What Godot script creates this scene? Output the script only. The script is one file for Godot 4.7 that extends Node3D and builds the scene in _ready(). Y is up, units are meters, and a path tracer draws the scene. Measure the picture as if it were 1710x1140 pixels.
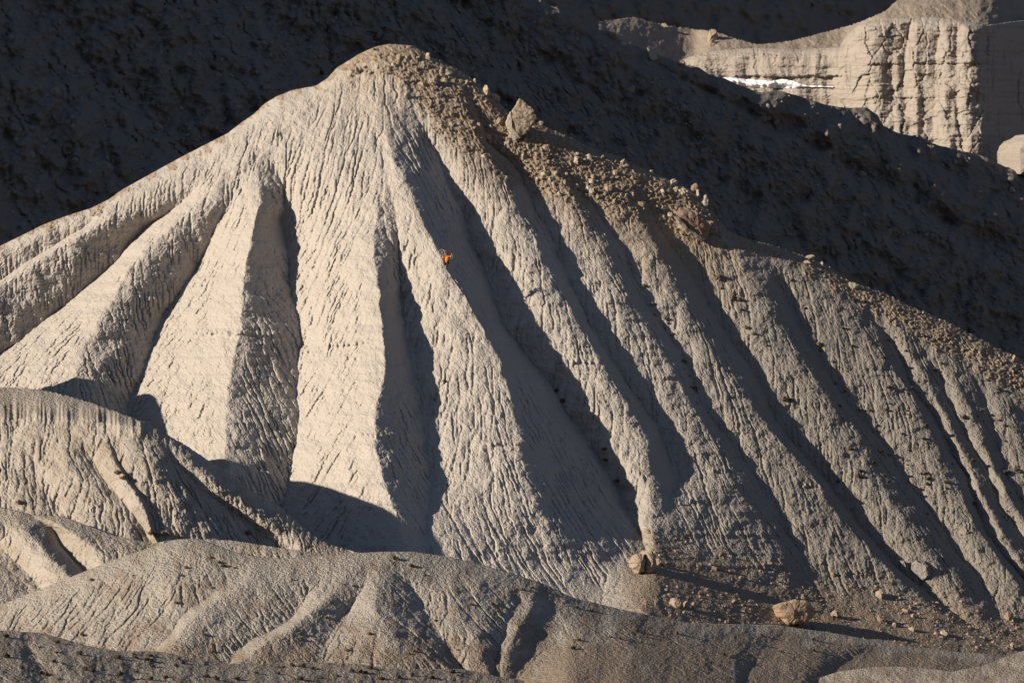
extends Node3D

# ---------------------------------------------------------------- camera model
const F := 5109.0            # focal length in photo pixels (1710 px wide)
const HC := 40.7             # camera height above the wash
const PITCH := -4.0
const STEP := 1.6            # terrain sampling, photo pixels
var cam_t := Transform3D()
var sun_from := Vector3()    # direction towards the sun, world

var layers := {}
var mat := {}
var nz := {}

func pt(px: float, py: float, d: float) -> Vector3:
	return cam_t * Vector3((px - 855.0) / F * d, (570.0 - py) / F * d, -d)

func numbered(called: String) -> String:
	if not has_node(called):
		return called
	var n := 1
	while has_node("%s_%03d" % [called, n]):
		n += 1
	return "%s_%03d" % [called, n]

func tag(o: Node, label: String, category: String, group := "", kind := "") -> Node:
	o.set_meta("label", label)
	if category:
		o.set_meta("category", category)
	if group:
		o.set_meta("group", group)
	if kind:
		o.set_meta("kind", kind)
	return o

func put(called: String, m: Mesh, material: Material, parent: Node = self) -> MeshInstance3D:
	var o := MeshInstance3D.new()
	o.name = numbered(called) if parent == self else called
	o.mesh = m
	if material:
		o.material_override = material
	parent.add_child(o, true)
	return o

# ---------------------------------------------------------------- curves
func poly_y(p: Array, x: float) -> float:      # y at x of a flat polyline [x, y, x, y ...] that runs to the right
	var n := p.size()
	if x <= p[0]:
		return p[1] + (x - p[0]) * (p[3] - p[1]) / (p[2] - p[0])
	for k in range(0, n - 2, 2):
		if x <= p[k + 2]:
			return lerpf(p[k + 1], p[k + 3], (x - p[k]) / (p[k + 2] - p[k]))
	return p[n - 1] + (x - p[n - 2]) * (p[n - 1] - p[n - 3]) / (p[n - 2] - p[n - 4])

func curve_table(p: Array, x0: float, x1: float, step: float, smooth: int) -> PackedFloat32Array:
	var n := int((x1 - x0) / step) + 1
	var t := PackedFloat32Array()
	t.resize(n)
	for i in n:
		t[i] = poly_y(p, x0 + i * step)
	for k in smooth:
		var c := t.duplicate()
		for i in range(1, n - 1):
			t[i] = (c[i - 1] + 2.0 * c[i] + c[i + 1]) * 0.25
	return t

func x_table(p: Array, y0: int, y1: int, wob: float, seed_: int) -> PackedFloat32Array:   # x at every photo row of a line that runs downwards
	var t := PackedFloat32Array()
	t.resize(y1 - y0 + 1)
	var n := p.size()
	var nn: FastNoiseLite = nz.wob
	for i in t.size():
		var y := float(y0 + i)
		var x := 0.0
		if y <= p[1]:
			x = p[0]
		elif y >= p[n - 1]:
			x = p[n - 2] + (y - p[n - 1]) * (p[n - 2] - p[n - 4]) / maxf(p[n - 1] - p[n - 3], 1.0)
		else:
			for k in range(0, n - 2, 2):
				if y <= p[k + 3]:
					x = lerpf(p[k], p[k + 2], (y - p[k + 1]) / maxf(p[k + 3] - p[k + 1], 0.01))
					break
		t[i] = x
	for k in 40:
		var c := t.duplicate()
		for i in range(1, t.size() - 1):
			t[i] = (c[i - 1] + 2.0 * c[i] + c[i + 1]) * 0.25
	for i in t.size():
		t[i] += wob * smoothstep(0.0, 60.0, y0 + i - p[1]) * nn.get_noise_2d((y0 + i) * 1.0, seed_ * 97.0)
	return t

# ---------------------------------------------------------------- a terrain layer: depths over a silhouette, shaped by ridge and gully lines
func build_layer(s: Dictionary) -> Dictionary:
	var step: float = s.get("step", STEP)
	var x0: float = s.x0
	var W := int((s.x1 - x0) / step) + 1
	var top := curve_table(s.top, x0, s.x1, step, int(s.get("smooth_top", 3)))
	var bot := curve_table(s.bot, x0, s.x1, step, 20)
	var base := curve_table(s.base, x0, s.x1, step, int(90.0 / step * s.get("soft", 8.0)))
	var dc := curve_table(s.depth, x0, s.x1, step, int(400.0 / step))
	var foot := PackedFloat32Array()
	if s.has("foot"):
		foot = curve_table(s.foot, x0, s.x1, step, 60)
	var rough: float = s.get("rough_top", 0.0)
	var jag := PackedFloat32Array()
	jag.resize(W)
	var deepest := 0.0
	var highest := 9999.0
	for i in W:
		if rough > 0.0:
			var px := x0 + i * step
			var scr: float = smoothstep(s.get("rough_x", -9999.0), s.get("rough_x", -9999.0) + 30.0, px)
			jag[i] = rough * (scr + 0.15) * (nz.fine.get_noise_2d(px * 5.0, 7.7) + 0.6 * nz.fine.get_noise_2d(px * 13.0, 3.3))
		deepest = maxf(deepest, bot[i] - top[i])
		highest = minf(highest, top[i])
	var H := int(deepest / step) + 1
	var y0 := int(highest) - 3
	var lowest := 0.0
	for i in W:
		lowest = maxf(lowest, bot[i])
	var y1 := int(lowest) + 3
	# lines
	var lines: Array = s.get("lines", [])
	var L := lines.size() + 2
	var NY := y1 - y0 + 1
	var X := PackedFloat32Array()
	var O := PackedFloat32Array()
	X.resize(L * NY)
	O.resize(L * NY)
	# crest nodes: the silhouette crossed at every row, left and right of its highest point
	var left := PackedFloat32Array()
	var right := PackedFloat32Array()
	left.resize(NY)
	right.resize(NY)
	left.fill(x0 - 80.0)
	right.fill(s.x1 + 80.0)
	if s.get("crest_nodes", false):
		var peak := 0
		for i in W:
			if top[i] < top[peak]:
				peak = i
		for r in NY:
			var y := float(y0 + r)
			var i := peak
			while i > 0 and top[i] < y:
				i -= 1
			left[r] = x0 + i * step if i > 0 else x0 - (y - top[0]) * 2.0
			i = peak
			while i < W - 1 and top[i] < y:
				i += 1
			right[r] = x0 + i * step if i < W - 1 else s.x1 + (y - top[W - 1]) * 2.0
	for r in NY:
		X[r] = left[r]
		X[(L - 1) * NY + r] = right[r]
	var kinds := PackedInt32Array()
	var sharp := PackedFloat32Array()
	kinds.resize(L)
	sharp.resize(L)
	kinds[0] = 1
	kinds[L - 1] = 1
	sharp.fill(1.4)
	for k in lines.size():
		var ln: Dictionary = lines[k]
		var p: Array = ln.p
		var t := x_table(p, y0, y1, ln.get("w", 4.0 if ln.k == "g" else 5.0), k + int(s.x0))
		var amp: float = ln.a
		var rise: float = ln.get("l", 200.0)
		var end: float = ln.get("e", 5000.0)
		var fade: float = ln.get("z", 0.85)
		var from: float = ln.get("b", p[1])
		kinds[k + 1] = 1 if ln.k == "r" else 0
		sharp[k + 1] = ln.get("s", 1.4)
		var vary: FastNoiseLite = nz.wob
		for r in NY:
			var y := float(y0 + r)
			X[(k + 1) * NY + r] = t[r]
			O[(k + 1) * NY + r] = amp * smoothstep(0.0, 1.0, (y - from) / rise) * (1.0 - fade * smoothstep(end - 110.0, end + 30.0, y)) + (0.35 if ln.k == "r" else 0.2) * s.get("vary", 1.0) * smoothstep(0.0, 120.0, y - from) * vary.get_noise_2d(y * 1.6, k * 55.0 + 20.0)
	for r in NY:                       # keep the order
		for k in range(1, L - 1):
			X[k * NY + r] = clampf(X[k * NY + r], X[(k - 1) * NY + r] + 0.5, maxf(right[r], X[(k - 1) * NY + r] + 0.6))
	# depths
	var K: float = s.slope
	var KT: float = s.get("top_slope", K)
	var KF: float = s.get("foot_slope", 0.2)
	var N := W * H
	var D := PackedFloat32Array()
	var Y := PackedFloat32Array()
	var E := PackedFloat32Array()       # 0 on ridges, 1 in gullies
	D.resize(N)
	Y.resize(N)
	E.resize(N)
	var rnd: float = s.get("round", 1.2)
	var rndw: float = s.get("round_w", 22.0)
	var n_lo: FastNoiseLite = nz.lo
	var n_mid: FastNoiseLite = nz.mid
	var n_fine: FastNoiseLite = nz.fine
	var nsc: float = s.get("nscale", 1.0)
	var grain: float = s.get("grain", 0.075)
	var ledges: Array = s.get("ledges", [])
	var steps: Array = s.get("steps", [])
	var blocks: float = s.get("blocks", 0.0)
	var strata: float = s.get("strata", 0.0)
	var a_lo: float = s.get("lo", 0.35)
	var a_mid: float = s.get("mid", 0.10)
	var a_fine: float = s.get("fine", 0.06)
	var off := float(s.get("seed", 0)) * 1000.0
	var sw := PackedFloat32Array()
	if s.has("scree"):
		sw = curve_table(s.scree, x0, s.x1, step, 10)
	var M := PackedFloat32Array()
	M.resize(N)
	for j in H:
		var v := float(j) / (H - 1)
		var k := 0
		for i in W:
			var px := x0 + i * step
			var tp := top[i]
			var py := tp + (bot[i] - tp) * v
			if py - tp < 16.0:
				py += jag[i] * (1.0 - (py - tp) / 16.0)
			var fy := py - y0
			var r := clampi(int(fy), 0, NY - 2)
			var fr := fy - r
			# bracket
			var xb := X[k * NY + r] * (1.0 - fr) + X[k * NY + r + 1] * fr
			while k > 0 and xb > px:
				k -= 1
				xb = X[k * NY + r] * (1.0 - fr) + X[k * NY + r + 1] * fr
			var xn := X[(k + 1) * NY + r] * (1.0 - fr) + X[(k + 1) * NY + r + 1] * fr
			while k < L - 2 and xn < px:
				k += 1
				xb = xn
				xn = X[(k + 1) * NY + r] * (1.0 - fr) + X[(k + 1) * NY + r + 1] * fr
			var q := clampf((px - xb) / maxf(xn - xb, 0.01), 0.0, 1.0)
			var oa := O[k * NY + r] * (1.0 - fr) + O[k * NY + r + 1] * fr
			var ob := O[(k + 1) * NY + r] * (1.0 - fr) + O[(k + 1) * NY + r + 1] * fr
			var e := 0.0
			if kinds[k] == kinds[k + 1]:
				q = q * q * (3.0 - 2.0 * q)
				e = 0.4
			elif kinds[k] == 1:
				e = q
				q = pow(q, sharp[k])
			else:
				e = 1.0 - q
				q = 1.0 - pow(1.0 - q, sharp[k + 1])
			var o := oa + (ob - oa) * q
			var u0 := py - base[i]
			if KT != K:
				u0 += (5.0 * n_lo.get_noise_2d(px * 2.0, 8.0) + 3.0 * n_mid.get_noise_2d(px * 2.0, 60.0)) * maxf(0.0, 1.0 - absf(u0) / 30.0)
			var d := dc[i] - (u0 * K if u0 > 7.0 or KT == K else (u0 * KT + (KT - K) * 0.0 if u0 < -7.0 else u0 * (K + KT) * 0.5 - (KT - K) * (u0 * u0 + 49.0) / 28.0)) - o
			if foot.size() and py > foot[i] - 40.0:
				var u := py - foot[i]
				d -= (u * (KF - K) if u > 40.0 else (KF - K) * (u + 40.0) * (u + 40.0) / 160.0)
			if py - tp < rndw:
				var w := 1.0 - (py - tp) / rndw
				d += rnd * w * w
			var nx := px * nsc
			var ny := py * nsc
			d += a_lo * n_lo.get_noise_2d(nx + off, ny) + a_mid * n_mid.get_noise_2d(nx, ny + off)
			if blocks > 0.0:
				var bx := px + 4.0 * n_mid.get_noise_2d(px * 0.8, py * 0.8)
				d += blocks * (0.8 * (nz.block_v.get_noise_2d(bx * 1.3, py * 0.55)) + 0.6 * smoothstep(0.14, 0.0, 1.0 + nz.block_d.get_noise_2d(bx * 1.3, py * 0.55)) + 0.4 * nz.block_v.get_noise_2d(bx * 1.6 + 40.0, py * 4.5)) * (0.3 + 0.7 * smoothstep(1380.0, 1450.0, px))
			for sg in steps:
				if px > sg[0] and px < sg[1]:
					var ends: float = smoothstep(sg[0], sg[0] + 30.0, px) * smoothstep(sg[1], sg[1] - 30.0, px)
					var ly: float = py - sg[2] - 3.0 * n_lo.get_noise_2d(px * 2.0, sg[2]) - 2.5 * n_mid.get_noise_2d(px * 2.2, sg[2])
					d -= ends * sg[3] * (0.7 + 1.2 * n_lo.get_noise_2d(px * 0.9, sg[2] * 7.0 + 50.0)) * smoothstep(-0.7, 0.7, ly)
			for lg in ledges:
				if px > lg[0] and px < lg[1]:
					var ly: float = (py - lg[2] - 5.0 * n_lo.get_noise_2d(px * 1.2, 5.0)) / 3.2
					d -= (0.34 + 0.5 * n_mid.get_noise_2d(px * 2.0, 9.0)) * exp(-ly * ly) * smoothstep(lg[0], lg[0] + 20.0, px) * smoothstep(lg[1], lg[1] - 20.0, px)
			if strata > 0.0:
				var sy := (py + 3.0 * n_lo.get_noise_2d(px * 1.5, py * 1.5)) * 0.9
				d -= strata * (n_mid.get_noise_2d(px * 0.12, sy * 2.6) + 0.7 * absf(n_mid.get_noise_2d(px * 2.2, sy * 0.25 + 70.0)))
			var n := j * W + i
			if sw.size():
				var mk := smoothstep(sw[i] * 1.15 + 6.0, sw[i] * 0.75, py - tp + 34.0 * n_mid.get_noise_2d(px * 0.6, py * 0.6 + 500.0))
				var mf := 0.0
				if foot.size():
					mf = (smoothstep(1010.0, 1080.0, px) * smoothstep(foot[i] - 60.0, foot[i] + 10.0, py + 50.0 * n_mid.get_noise_2d(px * 0.5, py * 0.5 + 900.0)))
				M[n] = maxf(mk, mf)
				if mf > mk:
					d -= mf * 0.12 * n_mid.get_noise_2d(nx * 1.2, ny * 1.7 + 40.0)
				elif mk > 0.0:
					d -= mk * (0.28 * n_mid.get_noise_2d(nx * 1.7, ny * 2.4 + 40.0) + 0.22 * maxf(0.0, n_fine.get_noise_2d(nx * 1.1, ny * 1.6 + 80.0)))
			D[n] = d
			Y[n] = py
			E[n] = e
	var out := {"W": W, "H": H, "x0": x0, "step": step, "D": D, "Y": Y, "E": E, "M": M, "top": top, "bot": bot, "s": s}
	out.A = erode(out, s)
	if s.has("rills"):
		trace_rills(out, s)
	D = out.D
	for j in H:
		for i in W:
			var n := j * W + i
			var z := ((j * 73856093) ^ (i * 19349663)) & 0x7FFFFFFF
			z = ((z ^ (z >> 13)) * 1274126177) & 0x7FFFFFFF
			D[n] += grain * (0.55 + 0.9 * n_mid.get_noise_2d((x0 + i * step) * 0.6, Y[n] * 0.6 + 700.0)) * (float(z & 4095) / 4095.0 - 0.5) + a_fine * n_fine.get_noise_2d((x0 + i * step) * nsc, Y[n] * nsc + off)
	out.D = D
	return out

# running water: every cell hands its rain to the next row along the surface's fall line; what has gathered much cuts in
func erode(l: Dictionary, s: Dictionary) -> PackedFloat32Array:
	var W: int = l.W
	var H: int = l.H
	var N := W * H
	var step: float = l.step
	var D: PackedFloat32Array = l.D
	var Y: PackedFloat32Array = l.Y
	var M: PackedFloat32Array = l.M
	var A := PackedFloat32Array()
	A.resize(N)
	var cut: float = s.get("cut", 0.006)
	var most: float = s.get("cut_most", 0.028)
	var need: float = s.get("need", 70.0)
	var S := PackedFloat32Array()
	S.resize(N)
	var bend := PackedFloat32Array()
	bend.resize(N)
	var nb: FastNoiseLite = nz.bend
	var wet := PackedFloat32Array()
	wet.resize(N)
	var nw: FastNoiseLite = nz.wob
	for n in N:
		wet[n] = (0.3 + 0.9 * smoothstep(-0.35, 0.45, nw.get_noise_2d(l.x0 + (n % W) * step, Y[n] * 0.6 + 300.0))) * (1.0 - 0.8 * M[n]) * (1.0 - 0.45 * smoothstep(880.0, 1150.0, l.x0 + (n % W) * step))
		bend[n] = 0.22 * nb.get_noise_2d(l.x0 + (n % W) * step, Y[n])
	for it in int(s.get("rains", 9)):
		A.fill(1.0)
		for j in range(1, H - 1):
			for i in range(2, W - 2):
				var n := j * W + i
				var m := D[n] / F
				var dy := Y[n + W] - Y[n - W]
				var k := (D[n - W] - D[n + W]) / (dy * m)             # depth gained per metre of rise
				var ay := (Y[n + 2] - Y[n - 2]) * m
				var a := (D[n + 2] - D[n - 2] + k * ay) / (4.0 * step * m) * 0.55 + (D[n + 1] - D[n - 1] + k * ay * 0.5) / (2.0 * step * m) * 0.6
				var r := a * k / (1.0 + a * a) * dy / (2.0 * step) + bend[n]
				var z := (n * 1103515245 + 12345) & 0x7FFFFFFF
				z = (z ^ (z >> 13)) * 1274126177 & 0x7FFFFFFF
				var u := float(z & 4095) / 4095.0
				var to := n + W
				if r > u:
					to += 1
				elif -r > u:
					to -= 1
				A[to] += A[n]
				S[n] = smoothstep(0.25, 0.65, sqrt(1.0 + a * a) / maxf(absf(k), 0.05)) * wet[n]
		var c := PackedFloat32Array()
		c.resize(N)
		for n in N:
			var a := A[n]
			if a > need:
				c[n] = minf(cut * (sqrt(a) - sqrt(need)), most) * S[n]
		for n in range(W + 1, N - W - 1):
			var w := c[n] * 0.82 + (c[n - 1] + c[n + 1]) * 0.12 + (c[n - W] + c[n + W]) * 0.09
			if w > 0.0:
				D[n] += w
	l.D = D
	return A

# single long rills: each starts somewhere on a flank, wanders down the fall line, joins what it meets and deepens on its way
func trace_rills(l: Dictionary, s: Dictionary) -> void:
	var W: int = l.W
	var H: int = l.H
	var step: float = l.step
	var D: PackedFloat32Array = l.D
	var Y: PackedFloat32Array = l.Y
	var E: PackedFloat32Array = l.E
	var M: PackedFloat32Array = l.M
	var base := D.duplicate()
	var C := PackedFloat32Array()
	C.resize(W * H)
	var rng := RandomNumberGenerator.new()
	rng.seed = 900 + int(s.get("seed", 0))
	var n1: FastNoiseLite = nz.bend
	var n2: FastNoiseLite = nz.lo
	var most: float = s.get("rill_deep", 0.28)
	for q in int(s.rills):
		var i0 := rng.randi_range(12, W - 13)
		var j0 := rng.randi_range(8, H - 40)
		var n0 := j0 * W + i0
		var px: float = l.x0 + i0 * step
		var thick: float = 0.5 + 0.5 * n2.get_noise_2d(px * 0.7 + 70.0, Y[n0] * 0.7)
		if s.get("seed", 0) == 1:
			thick *= 0.45 + 0.8 * smoothstep(420.0, 470.0, px) * smoothstep(700.0, 640.0, px) * smoothstep(620.0, 450.0, Y[n0]) - 0.2 * smoothstep(900.0, 1200.0, px)
			thick *= 1.0 - 0.75 * smoothstep(1.0, 0.5, Vector2((px - 885.0) / 75.0, (Y[n0] - 470.0) / 90.0).length())
		if rng.randf() > thick * 1.3 or M[n0] > 0.5 or E[n0] < 0.12:
			continue
		var x := float(i0)
		var long := int(rng.randf_range(40.0, 190.0) / step * 1.6)
		var deep := most * rng.randf_range(0.35, 1.0)
		var sd := rng.randf() * 900.0
		for t in long:
			var j := j0 + t
			var i := int(x)
			if j >= H - 8 or i < 8 or i > W - 10:
				break
			var n := j * W + i
			if E[n] > 0.97 or M[n] > 0.6:
				break
			var m := base[n] / F
			var dy := Y[n + W] - Y[n - W]
			var k := (base[n - 3 * W] - base[n + 3 * W]) / ((Y[n + 3 * W] - Y[n - 3 * W]) * m)
			if k > 6.0 or k < 0.1:
				break
			var a := (base[n + 6] - base[n - 6] + k * (Y[n + 6] - Y[n - 6]) * m) / (12.0 * step * m)
			var r := a * k / (1.0 + a * a) * dy / (2.0 * step)
			r += 0.5 * n1.get_noise_2d(x * 3.2 + sd * 0.15, j * 3.0) + 0.35 * n1.get_noise_2d(j * 8.0, sd)
			var pull := 0.0
			for w in [1, 2, 3, 4]:
				pull += (C[n + W + w] - C[n + W - w]) / w
			r = clampf(r + clampf(pull * 3.0, -0.6, 0.6), -1.6, 1.6)
			var d := deep * smoothstep(0.0, 0.35, float(t) / long) * smoothstep(1.0, 0.85, float(t) / long) * (0.75 + 0.5 * n1.get_noise_2d(j * 5.0, sd + 50.0))
			var f := x - i
			C[n] = maxf(C[n], d * (1.0 - 0.45 * f))
			C[n + 1] = maxf(C[n + 1], d * (0.55 + 0.45 * f) * (1.0 if f > 0.3 else 0.55))
			C[n - 1] = maxf(C[n - 1], d * 0.10)
			C[n + 2] = maxf(C[n + 2], d * 0.12)
			x += r
	for n in W * H:
		D[n] += C[n]
	l.D = D

func terrain_colour(id: int, px: float, py: float, e: float, a: float, m: float) -> Color:
	var t: float = 0.5 + 0.5 * nz.lo.get_noise_2d(px * 0.8 + 333.0, py * 0.8)
	var u: float = 0.5 + 0.5 * nz.mid.get_noise_2d(px * 0.5, py * 0.5 + 99.0)
	var f: float = 1.0 + 0.10 * nz.fine.get_noise_2d(px * 2.3, py * 2.3)
	var c := Color(0.41, 0.37, 0.325)
	if id == 0:        # the mound: pale clay, greyer and darkened to the right to paint in the dimmer light there, brown rubble along the crest and at the foot
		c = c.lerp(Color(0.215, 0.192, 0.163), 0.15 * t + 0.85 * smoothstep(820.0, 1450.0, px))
		c = c.lerp(Color(0.40, 0.335, 0.265), smoothstep(260.0, 90.0, py) * smoothstep(500.0, 620.0, px) * 0.9)
		c = c.lerp(Color(0.27, 0.208, 0.15), 0.85 * smoothstep(720.0, 800.0, px) * smoothstep(1300.0, 1150.0, px) * smoothstep(230.0, 60.0, py - (90.0 + maxf(px - 690.0, 0.0) * 0.5) + 60.0 * (u - 0.5)))
		c = c.lerp(Color(0.24, 0.18, 0.13) if px > 1030.0 and py > 850.0 else Color(0.275, 0.21, 0.15), m * (0.65 + 0.35 * u))
		c = c.lerp(Color(0.25, 0.225, 0.195), 0.5 * smoothstep(1380.0, 1500.0, px) * smoothstep(0.45, 0.75, u))
	elif id == 1:      # flat-topped hill
		c = c.lerp(Color(0.28, 0.235, 0.185), 0.4 + 0.5 * smoothstep(0.35, 0.75, u * 0.5 + t * 0.5))
		var tr := absf(py - (693.0 + (58.0 - px) * 1.02 + 4.0 * sin(px * 0.11)))
		c = c.lerp(Color(0.40, 0.36, 0.31), 0.8 * smoothstep(14.0, 4.0, tr) * smoothstep(66.0, 54.0, px) * smoothstep(685.0, 695.0, py))
	elif id == 2:      # ridge and wash across the foreground
		c = Color(0.325, 0.29, 0.247)
		c = c.lerp(Color(0.215, 0.163, 0.118), clampf(0.75 * smoothstep(0.47, 0.8, t * 0.6 + u * 0.4 + 0.25 * smoothstep(1030.0, 1110.0, py) + 0.12 * smoothstep(800.0, 1000.0, px)), 0.0, 1.0))
		c = c.lerp(Color(0.31, 0.27, 0.225), smoothstep(10.0, 4.0, absf(py - (1046.0 + (px - 1300.0) * 0.155))) * smoothstep(1230.0, 1330.0, px))
	elif id == 3:      # near rises
		c = Color(0.205, 0.17, 0.135).lerp(Color(0.31, 0.275, 0.23), smoothstep(0.25, 0.75, 0.6 * u + 0.4 * t))
	elif id == 4:      # hillside behind
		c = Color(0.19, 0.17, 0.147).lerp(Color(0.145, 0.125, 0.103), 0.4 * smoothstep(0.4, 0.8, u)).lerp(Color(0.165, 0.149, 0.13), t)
	elif id == 5:      # sandstone
		var st: float = 0.5 + 0.5 * nz.mid.get_noise_2d(px * 1.4, py * 0.16 + 40.0)
		var bd: float = 0.5 + 0.5 * nz.mid.get_noise_2d(px * 0.08, py * 1.6)
		c = Color(0.33, 0.29, 0.25).lerp(Color(0.27, 0.21, 0.175), 0.6 * smoothstep(0.5, 0.85, bd)).lerp(Color(0.19, 0.17, 0.15), 0.75 * smoothstep(0.58, 0.85, st))
	elif id == 6:      # rubble bench
		c = Color(0.30, 0.25, 0.20).lerp(Color(0.22, 0.18, 0.145), u)
	return c * f

func mesh_layer(called: String, l: Dictionary, back: Array) -> MeshInstance3D:
	var W: int = l.W
	var H: int = l.H
	var B := back.size()
	var D: PackedFloat32Array = l.D
	var Y: PackedFloat32Array = l.Y
	var E: PackedFloat32Array = l.E
	var A: PackedFloat32Array = l.A
	var M: PackedFloat32Array = l.M
	var x0: float = l.x0
	var step: float = l.step
	var N := W * (H + B)
	var vs := PackedVector3Array()
	var ns := PackedVector3Array()
	var cs := PackedColorArray()
	vs.resize(N)
	ns.resize(N)
	cs.resize(N)
	for j in H:
		for i in W:
			var n := j * W + i
			vs[n + B * W] = pt(x0 + i * step, Y[n], D[n])
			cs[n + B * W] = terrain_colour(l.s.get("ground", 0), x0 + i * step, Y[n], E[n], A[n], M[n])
	for b in B:
		var o: Vector2 = back[B - 1 - b]
		for i in W:
			var p := vs[B * W + i]
			var wob: float = nz.lo.get_noise_2d((x0 + i * step) * 1.5, b * 60.0)
			vs[b * W + i] = p + Vector3(0.0, o.y, -o.x) * (1.0 + 0.25 * wob)
			cs[b * W + i] = cs[B * W + i]
	var R := H + B
	for j in R:
		var ja := maxi(j - 1, 0) * W
		var jb := mini(j + 1, R - 1) * W
		for i in W:
			var dx := vs[j * W + mini(i + 1, W - 1)] - vs[j * W + maxi(i - 1, 0)]
			var dy := vs[jb + i] - vs[ja + i]
			ns[j * W + i] = dy.cross(dx).normalized()
	var ix := PackedInt32Array()
	ix.resize((W - 1) * (R - 1) * 6)
	var q := 0
	for j in R - 1:
		for i in W - 1:
			var n := j * W + i
			ix[q] = n
			ix[q + 1] = n + 1
			ix[q + 2] = n + W + 1
			ix[q + 3] = n
			ix[q + 4] = n + W + 1
			ix[q + 5] = n + W
			q += 6
	var arr := []
	arr.resize(Mesh.ARRAY_MAX)
	arr[Mesh.ARRAY_VERTEX] = vs
	arr[Mesh.ARRAY_NORMAL] = ns
	arr[Mesh.ARRAY_COLOR] = cs
	arr[Mesh.ARRAY_INDEX] = ix
	var m := ArrayMesh.new()
	m.add_surface_from_arrays(Mesh.PRIMITIVE_TRIANGLES, arr)
	layers[called] = l
	return put(called, m, mat.soil)

func depth_at(l: Dictionary, px: float, py: float) -> float:
	var i := clampi(roundi((px - l.x0) / l.step), 0, l.W - 1)
	var v := clampf((py - l.top[i]) / (l.bot[i] - l.top[i]), 0.0, 1.0)
	return l.D[roundi(v * (l.H - 1)) * l.W + i]

func spot(called: String, px: float, py: float) -> Vector3:
	return pt(px, py, depth_at(layers[called], px, py))


# ---------------------------------------------------------------- stones
func rock_mesh(seed_: int, sub: int, cuts: int, shape: Vector3, rough: float, keep := 0.5) -> ArrayMesh:
	var rng := RandomNumberGenerator.new()
	rng.seed = seed_
	var g := (1.0 + sqrt(5.0)) / 2.0
	var v := PackedVector3Array([Vector3(-1, g, 0), Vector3(1, g, 0), Vector3(-1, -g, 0), Vector3(1, -g, 0), Vector3(0, -1, g), Vector3(0, 1, g), Vector3(0, -1, -g), Vector3(0, 1, -g), Vector3(g, 0, -1), Vector3(g, 0, 1), Vector3(-g, 0, -1), Vector3(-g, 0, 1)])
	for i in 12:
		v[i] = v[i].normalized()
	var t := PackedInt32Array([0, 11, 5, 0, 5, 1, 0, 1, 7, 0, 7, 10, 0, 10, 11, 1, 5, 9, 5, 11, 4, 11, 10, 2, 10, 7, 6, 7, 1, 8, 3, 9, 4, 3, 4, 2, 3, 2, 6, 3, 6, 8, 3, 8, 9, 4, 9, 5, 2, 4, 11, 6, 2, 10, 8, 6, 7, 9, 8, 1])
	for k in sub:
		var mid := {}
		var nt := PackedInt32Array()
		for q in range(0, t.size(), 3):
			var m := [0, 0, 0]
			for e in 3:
				var a := t[q + e]
				var b := t[q + (e + 1) % 3]
				var key := mini(a, b) * 100000 + maxi(a, b)
				if not mid.has(key):
					mid[key] = v.size()
					v.append((v[a] + v[b]).normalized())
				m[e] = mid[key]
			nt.append_array(PackedInt32Array([t[q], m[0], m[2], t[q + 1], m[1], m[0], t[q + 2], m[2], m[1], m[0], m[1], m[2]]))
		t = nt
	var planes := []
	for k in cuts:
		var n := Vector3(rng.randfn(), rng.randfn() * 0.8, rng.randfn()).normalized()
		planes.append([n, rng.randf_range(keep, 0.92)])
	var nn := noise(0.9, 3, seed_ + 50)
	for i in v.size():
		var p := v[i]
		for c in planes:
			var over: float = p.dot(c[0]) - c[1]
			if over > 0.0:
				p -= c[0] * over * 0.97
		p *= 1.0 + rough * nn.get_noise_3d(p.x * 2.0, p.y * 2.0, p.z * 2.0)
		v[i] = p * shape
	var st := SurfaceTool.new()
	st.begin(Mesh.PRIMITIVE_TRIANGLES)
	st.set_smooth_group(-1)
	for q in range(0, t.size(), 3):
		for e in [0, 2, 1]:
			st.add_vertex(v[t[q + e]] * 0.5 + Vector3(0, 0.22 * shape.y, 0))
	st.generate_normals()
	return st.commit()

var rocks := []
func stone(layer: String, px: float, py: float, w: float, h: float, look: String, label: String, group := "", variant := -1, called := "boulder", turn := 999.0, lean := 0.0, deep := 0.0) -> MeshInstance3D:
	# px, py: the middle of the stone's foot; w, h: how large it shows, in photo pixels
	var d := depth_at(layers[layer], px, py)
	var p := pt(px, py, d)
	var m := d / F
	var rng := RandomNumberGenerator.new()
	rng.seed = int(px * 31.0 + py * 17.0)
	var mesh: Mesh = rocks[(int(px * 7.0 + py * 3.0) if variant < 0 else variant) % rocks.size()]
	var o := put(called, mesh, mat[look])
	var yaw := rng.randf() * TAU if turn > 100.0 else turn
	o.basis = Basis(Vector3.BACK, lean) * Basis(Vector3.UP, yaw) * Basis.from_scale(Vector3(w * m, h * m * 1.25, w * m * (0.85 if deep == 0.0 else deep)))
	o.position = p - Vector3(0, h * m * 0.2, 0)
	tag(o, label, "boulder" if called == "boulder" else "stone", group)
	return o

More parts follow.
